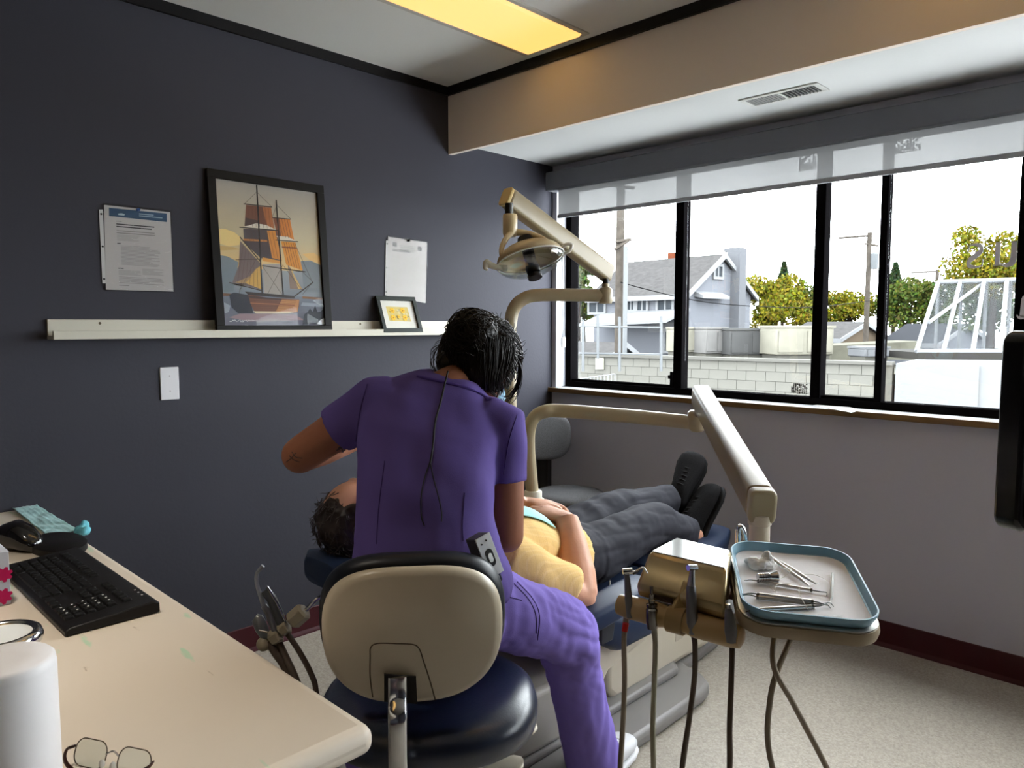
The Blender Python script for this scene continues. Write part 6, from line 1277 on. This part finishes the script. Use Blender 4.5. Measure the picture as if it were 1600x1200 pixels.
tube(bm, [rA, rA+V(0, .06, -.03)], [.035, .03], 10); tube(bm, [lA, lA+V(0, .05, -.04)], [.035, .03], 10)
bodyP = obj('body', melt(bm, .0055, 5), skinP, PP)
def M_plaid():
    m = M('yellow_checked_cotton', lin(226, 190, 128), rough=.9, spec=.05, bump=(420, .08)); nt = m.node_tree; N = nt.nodes; L_ = nt.links; b = N['Principled BSDF']; tc = N.new('ShaderNodeTexCoord'); last = None
    for ax, sc_, col, w_ in (('X', 34, lin(176, 120, 92), .12), ('Y', 34, lin(176, 120, 92), .12), ('X', 120, lin(250, 232, 190), .3), ('Y', 120, lin(200, 156, 104), .3)):
        sp_ = N.new('ShaderNodeSeparateXYZ'); L_.new(tc.outputs['Object'], sp_.inputs[0]); mu = N.new('ShaderNodeMath'); mu.operation = 'MULTIPLY'; mu.inputs[1].default_value = sc_; L_.new(sp_.outputs[ax], mu.inputs[0])
        fr_ = N.new('ShaderNodeMath'); fr_.operation = 'FRACT'; L_.new(mu.outputs[0], fr_.inputs[0]); lt = N.new('ShaderNodeMath'); lt.operation = 'LESS_THAN'; lt.inputs[1].default_value = w_; L_.new(fr_.outputs[0], lt.inputs[0])
        k_ = N.new('ShaderNodeMath'); k_.operation = 'MULTIPLY'; k_.inputs[1].default_value = .12; L_.new(lt.outputs[0], k_.inputs[0]); mx = N.new('ShaderNodeMixRGB'); mx.inputs[2].default_value = col; L_.new(k_.outputs[0], mx.inputs[0])
        if last: L_.new(last.outputs[0], mx.inputs[1])
        else: mx.inputs[1].default_value = lin(226, 190, 128)
        last = mx
    L_.new(last.outputs[0], b.inputs['Base Color']); return m
bm = B(); ptorso(bm, .010, tor[:-2]+[(1.845, .548, .184, .112)])
tube(bm, [prS.lerp(V(-1.62, 1.43, .665), .3), prS, prS.lerp(prE, .45), prS.lerp(prE, .76)], [.075, .074, .070, .074], 20); tube(bm, [plS.lerp(V(-1.62, 1.43, .665), .3), plS, plS.lerp(plE, .45), plS.lerp(plE, .80)], [.075, .074, .070, .070], 20)
me = melt(bm, .0065, 5); push(me, lambda p: .011*(abs(noise.noise(Vector((p.x*10+p.y*7, p.y*5-p.x*3, p.z*9))))-.2)+.002*noise.noise(p*30)); shirt = obj('shirt', me, M_plaid(), PP)
bm = B(); ptorso(bm, .004, [(1.80, .552, .172, .100), (1.86, .545, .180, .108), (1.92, .53, .180, .106), (2.0, .52, .168, .088)]); ball(bm, V(-1.62, 1.97, .518), (.182, .11, .098), None, 24, 14)
for h_, k_, a_, r2 in ((rH, rK, rA, .074), (lH, lK, lA, .072)): tube(bm, spline([h_+V(0, -.05, 0), h_, h_.lerp(k_, .5)+V(0, 0, .006), k_+V(0, 0, .006), k_.lerp(a_, .4), a_+V(0, -.02, .004)], 5), [.104, .102, .092, .080, r2, .062], 20)
me = melt(bm, .0065, 5); push(me, lambda p: .010*(abs(noise.noise(Vector((p.x*20, p.y*4.5, p.z*20))))-.18)+.006*noise.noise(Vector((p.x*6, p.y*16, p.z*10)))+.0015*noise.noise(p*40)); pts_ = obj('trousers', me, M('charcoal_trousers', lin(52, 52, 58), rough=.75, spec=.06, bump=(400, .08)), PP)
obj('zip_pull', tube(B(), [on_x(953, 906, -1.425), on_x(953, 916, -1.425)], .002, 6), chrome, pts_)
bs_ = M('black_knit_shoe', lin(26, 25, 26), rough=.85, spec=.05, bump=(300, .3)); so = M('black_sole', lin(24, 23, 24), rough=.7, spec=.1); lc = M('black_lace', lin(26, 26, 28), rough=.7)
shoe(PP, on_x(1050, 806, -1.665)+V(0, .03, 0), on_x(1088, 712, -1.665)+V(0, .0, 0), (-.35, .85, -.45), bs_, so, .285, lc, 'shoe', 1.25); shoe(PP, on_x(1082, 858, -1.53)+V(0, .02, 0), on_x(1128, 750, -1.53), (.35, .85, -.4), bs_, so, .285, lc, 'shoe', 1.25)
# hair
pc = qp(0, -.022, .030); R3p = Matrix((sdP, fcP, upP)).transposed(); bm = B(); ball(bm, pc, (.086, .094, .094), R3p, 26, 16); ball(bm, qp(0, -.06, -.01), (.07, .05, .06), R3p); hme = melt(bm, .005, 3); push(hme, lambda p: .007*noise.noise(p*34)+.004*noise.noise(p*80)-.001)
hb_ = M('dark_brown_hair', lin(44, 34, 30), rough=.45, spec=.4, var=(60, .3)); obj('hair', hme, hb_, PP); paths = []
for i in range(520):
    v = Vector((rr.gauss(0, 1), rr.gauss(0, 1), rr.gauss(0, 1))).normalized()
    if v.dot(fcP) > .45 and v.dot(upP) < .55: continue
    if v.dot(upP) < -.45: continue
    P_ = []; sw = Vector((rr.gauss(0, .4), rr.gauss(0, .4), rr.gauss(0, .4)))-fcP*.4-upP*.2; q_ = v.copy()
    for k in range(5):
        l = R3p.transposed() @ q_; rad = 1/math.sqrt((l.x/.088)**2+(l.y/.097)**2+(l.z/.097)**2); P_.append(pc+q_*(rad+.001+.004*k*rr.random())); q_ = (q_+sw*.10).normalized()
    paths.append(P_)
obj('hair_strands', hair_tubes(paths, .0013), hb_, PP, smooth=180, kind='stuff')
for s in (-1, 1): e_ = obj('eye', ball(B(), qp(.031*s, .067, .006), .0115), M('eye_white', lin(225, 220, 214)), PP, smooth=180); obj('iris', ball(B(), qp(.031*s, .0772, .005), (.0045, .0045, .0035)), M('brown_iris', lin(46, 28, 18)), e_, smooth=180)
# paper bib on the chest
bvSh = bvh_of(shirt); bm = B(); g = []; C0 = V(-1.655, 1.555, 0); ra = math.radians(-8); nx, ny = 26, 26
for i in range(nx+1):
    row = []
    for j in range(ny+1):
        x, y = (i/nx-.5)*.36, (j/ny-.5)*.34; p = C0+V(x*math.cos(ra)-y*math.sin(ra), x*math.sin(ra)+y*math.cos(ra), 1.2); h = bvSh.ray_cast(p, V(0, 0, -1)); z = h[0].z if h[0] is not None else .6
        row.append(V(p.x, p.y, max(z, .60)+.006+.005*abs(noise.noise(V(p.x*26, p.y*26, 2)))))
    g.append(row)
for _ in range(3):
    g = [[(sum((g[min(max(i+a, 0), nx)][min(max(j+b, 0), ny)] for a, b in ((0, 1), (1, 0), (0, -1), (-1, 0))), V(0, 0, 0))/4).lerp(g[i][j], .5) for j in range(ny+1)] for i in range(nx+1)]
VV = [[bm.verts.new(p+V(0, 0, .003)) for p in r_] for r_ in g]
for i in range(nx):
    for j in range(ny): bm.faces.new((VV[i][j], VV[i+1][j], VV[i+1][j+1], VV[i][j+1]))
bo = tag(obj('paper_bib', bm, M('aqua_paper', lin(160, 218, 216), rough=.8, bump=(260, .15)), smooth=180), 'pale aqua paper bib on the reclined person chest', 'bib'); sd_ = bo.modifiers.new('t', 'SOLIDIFY'); sd_.thickness = .0012
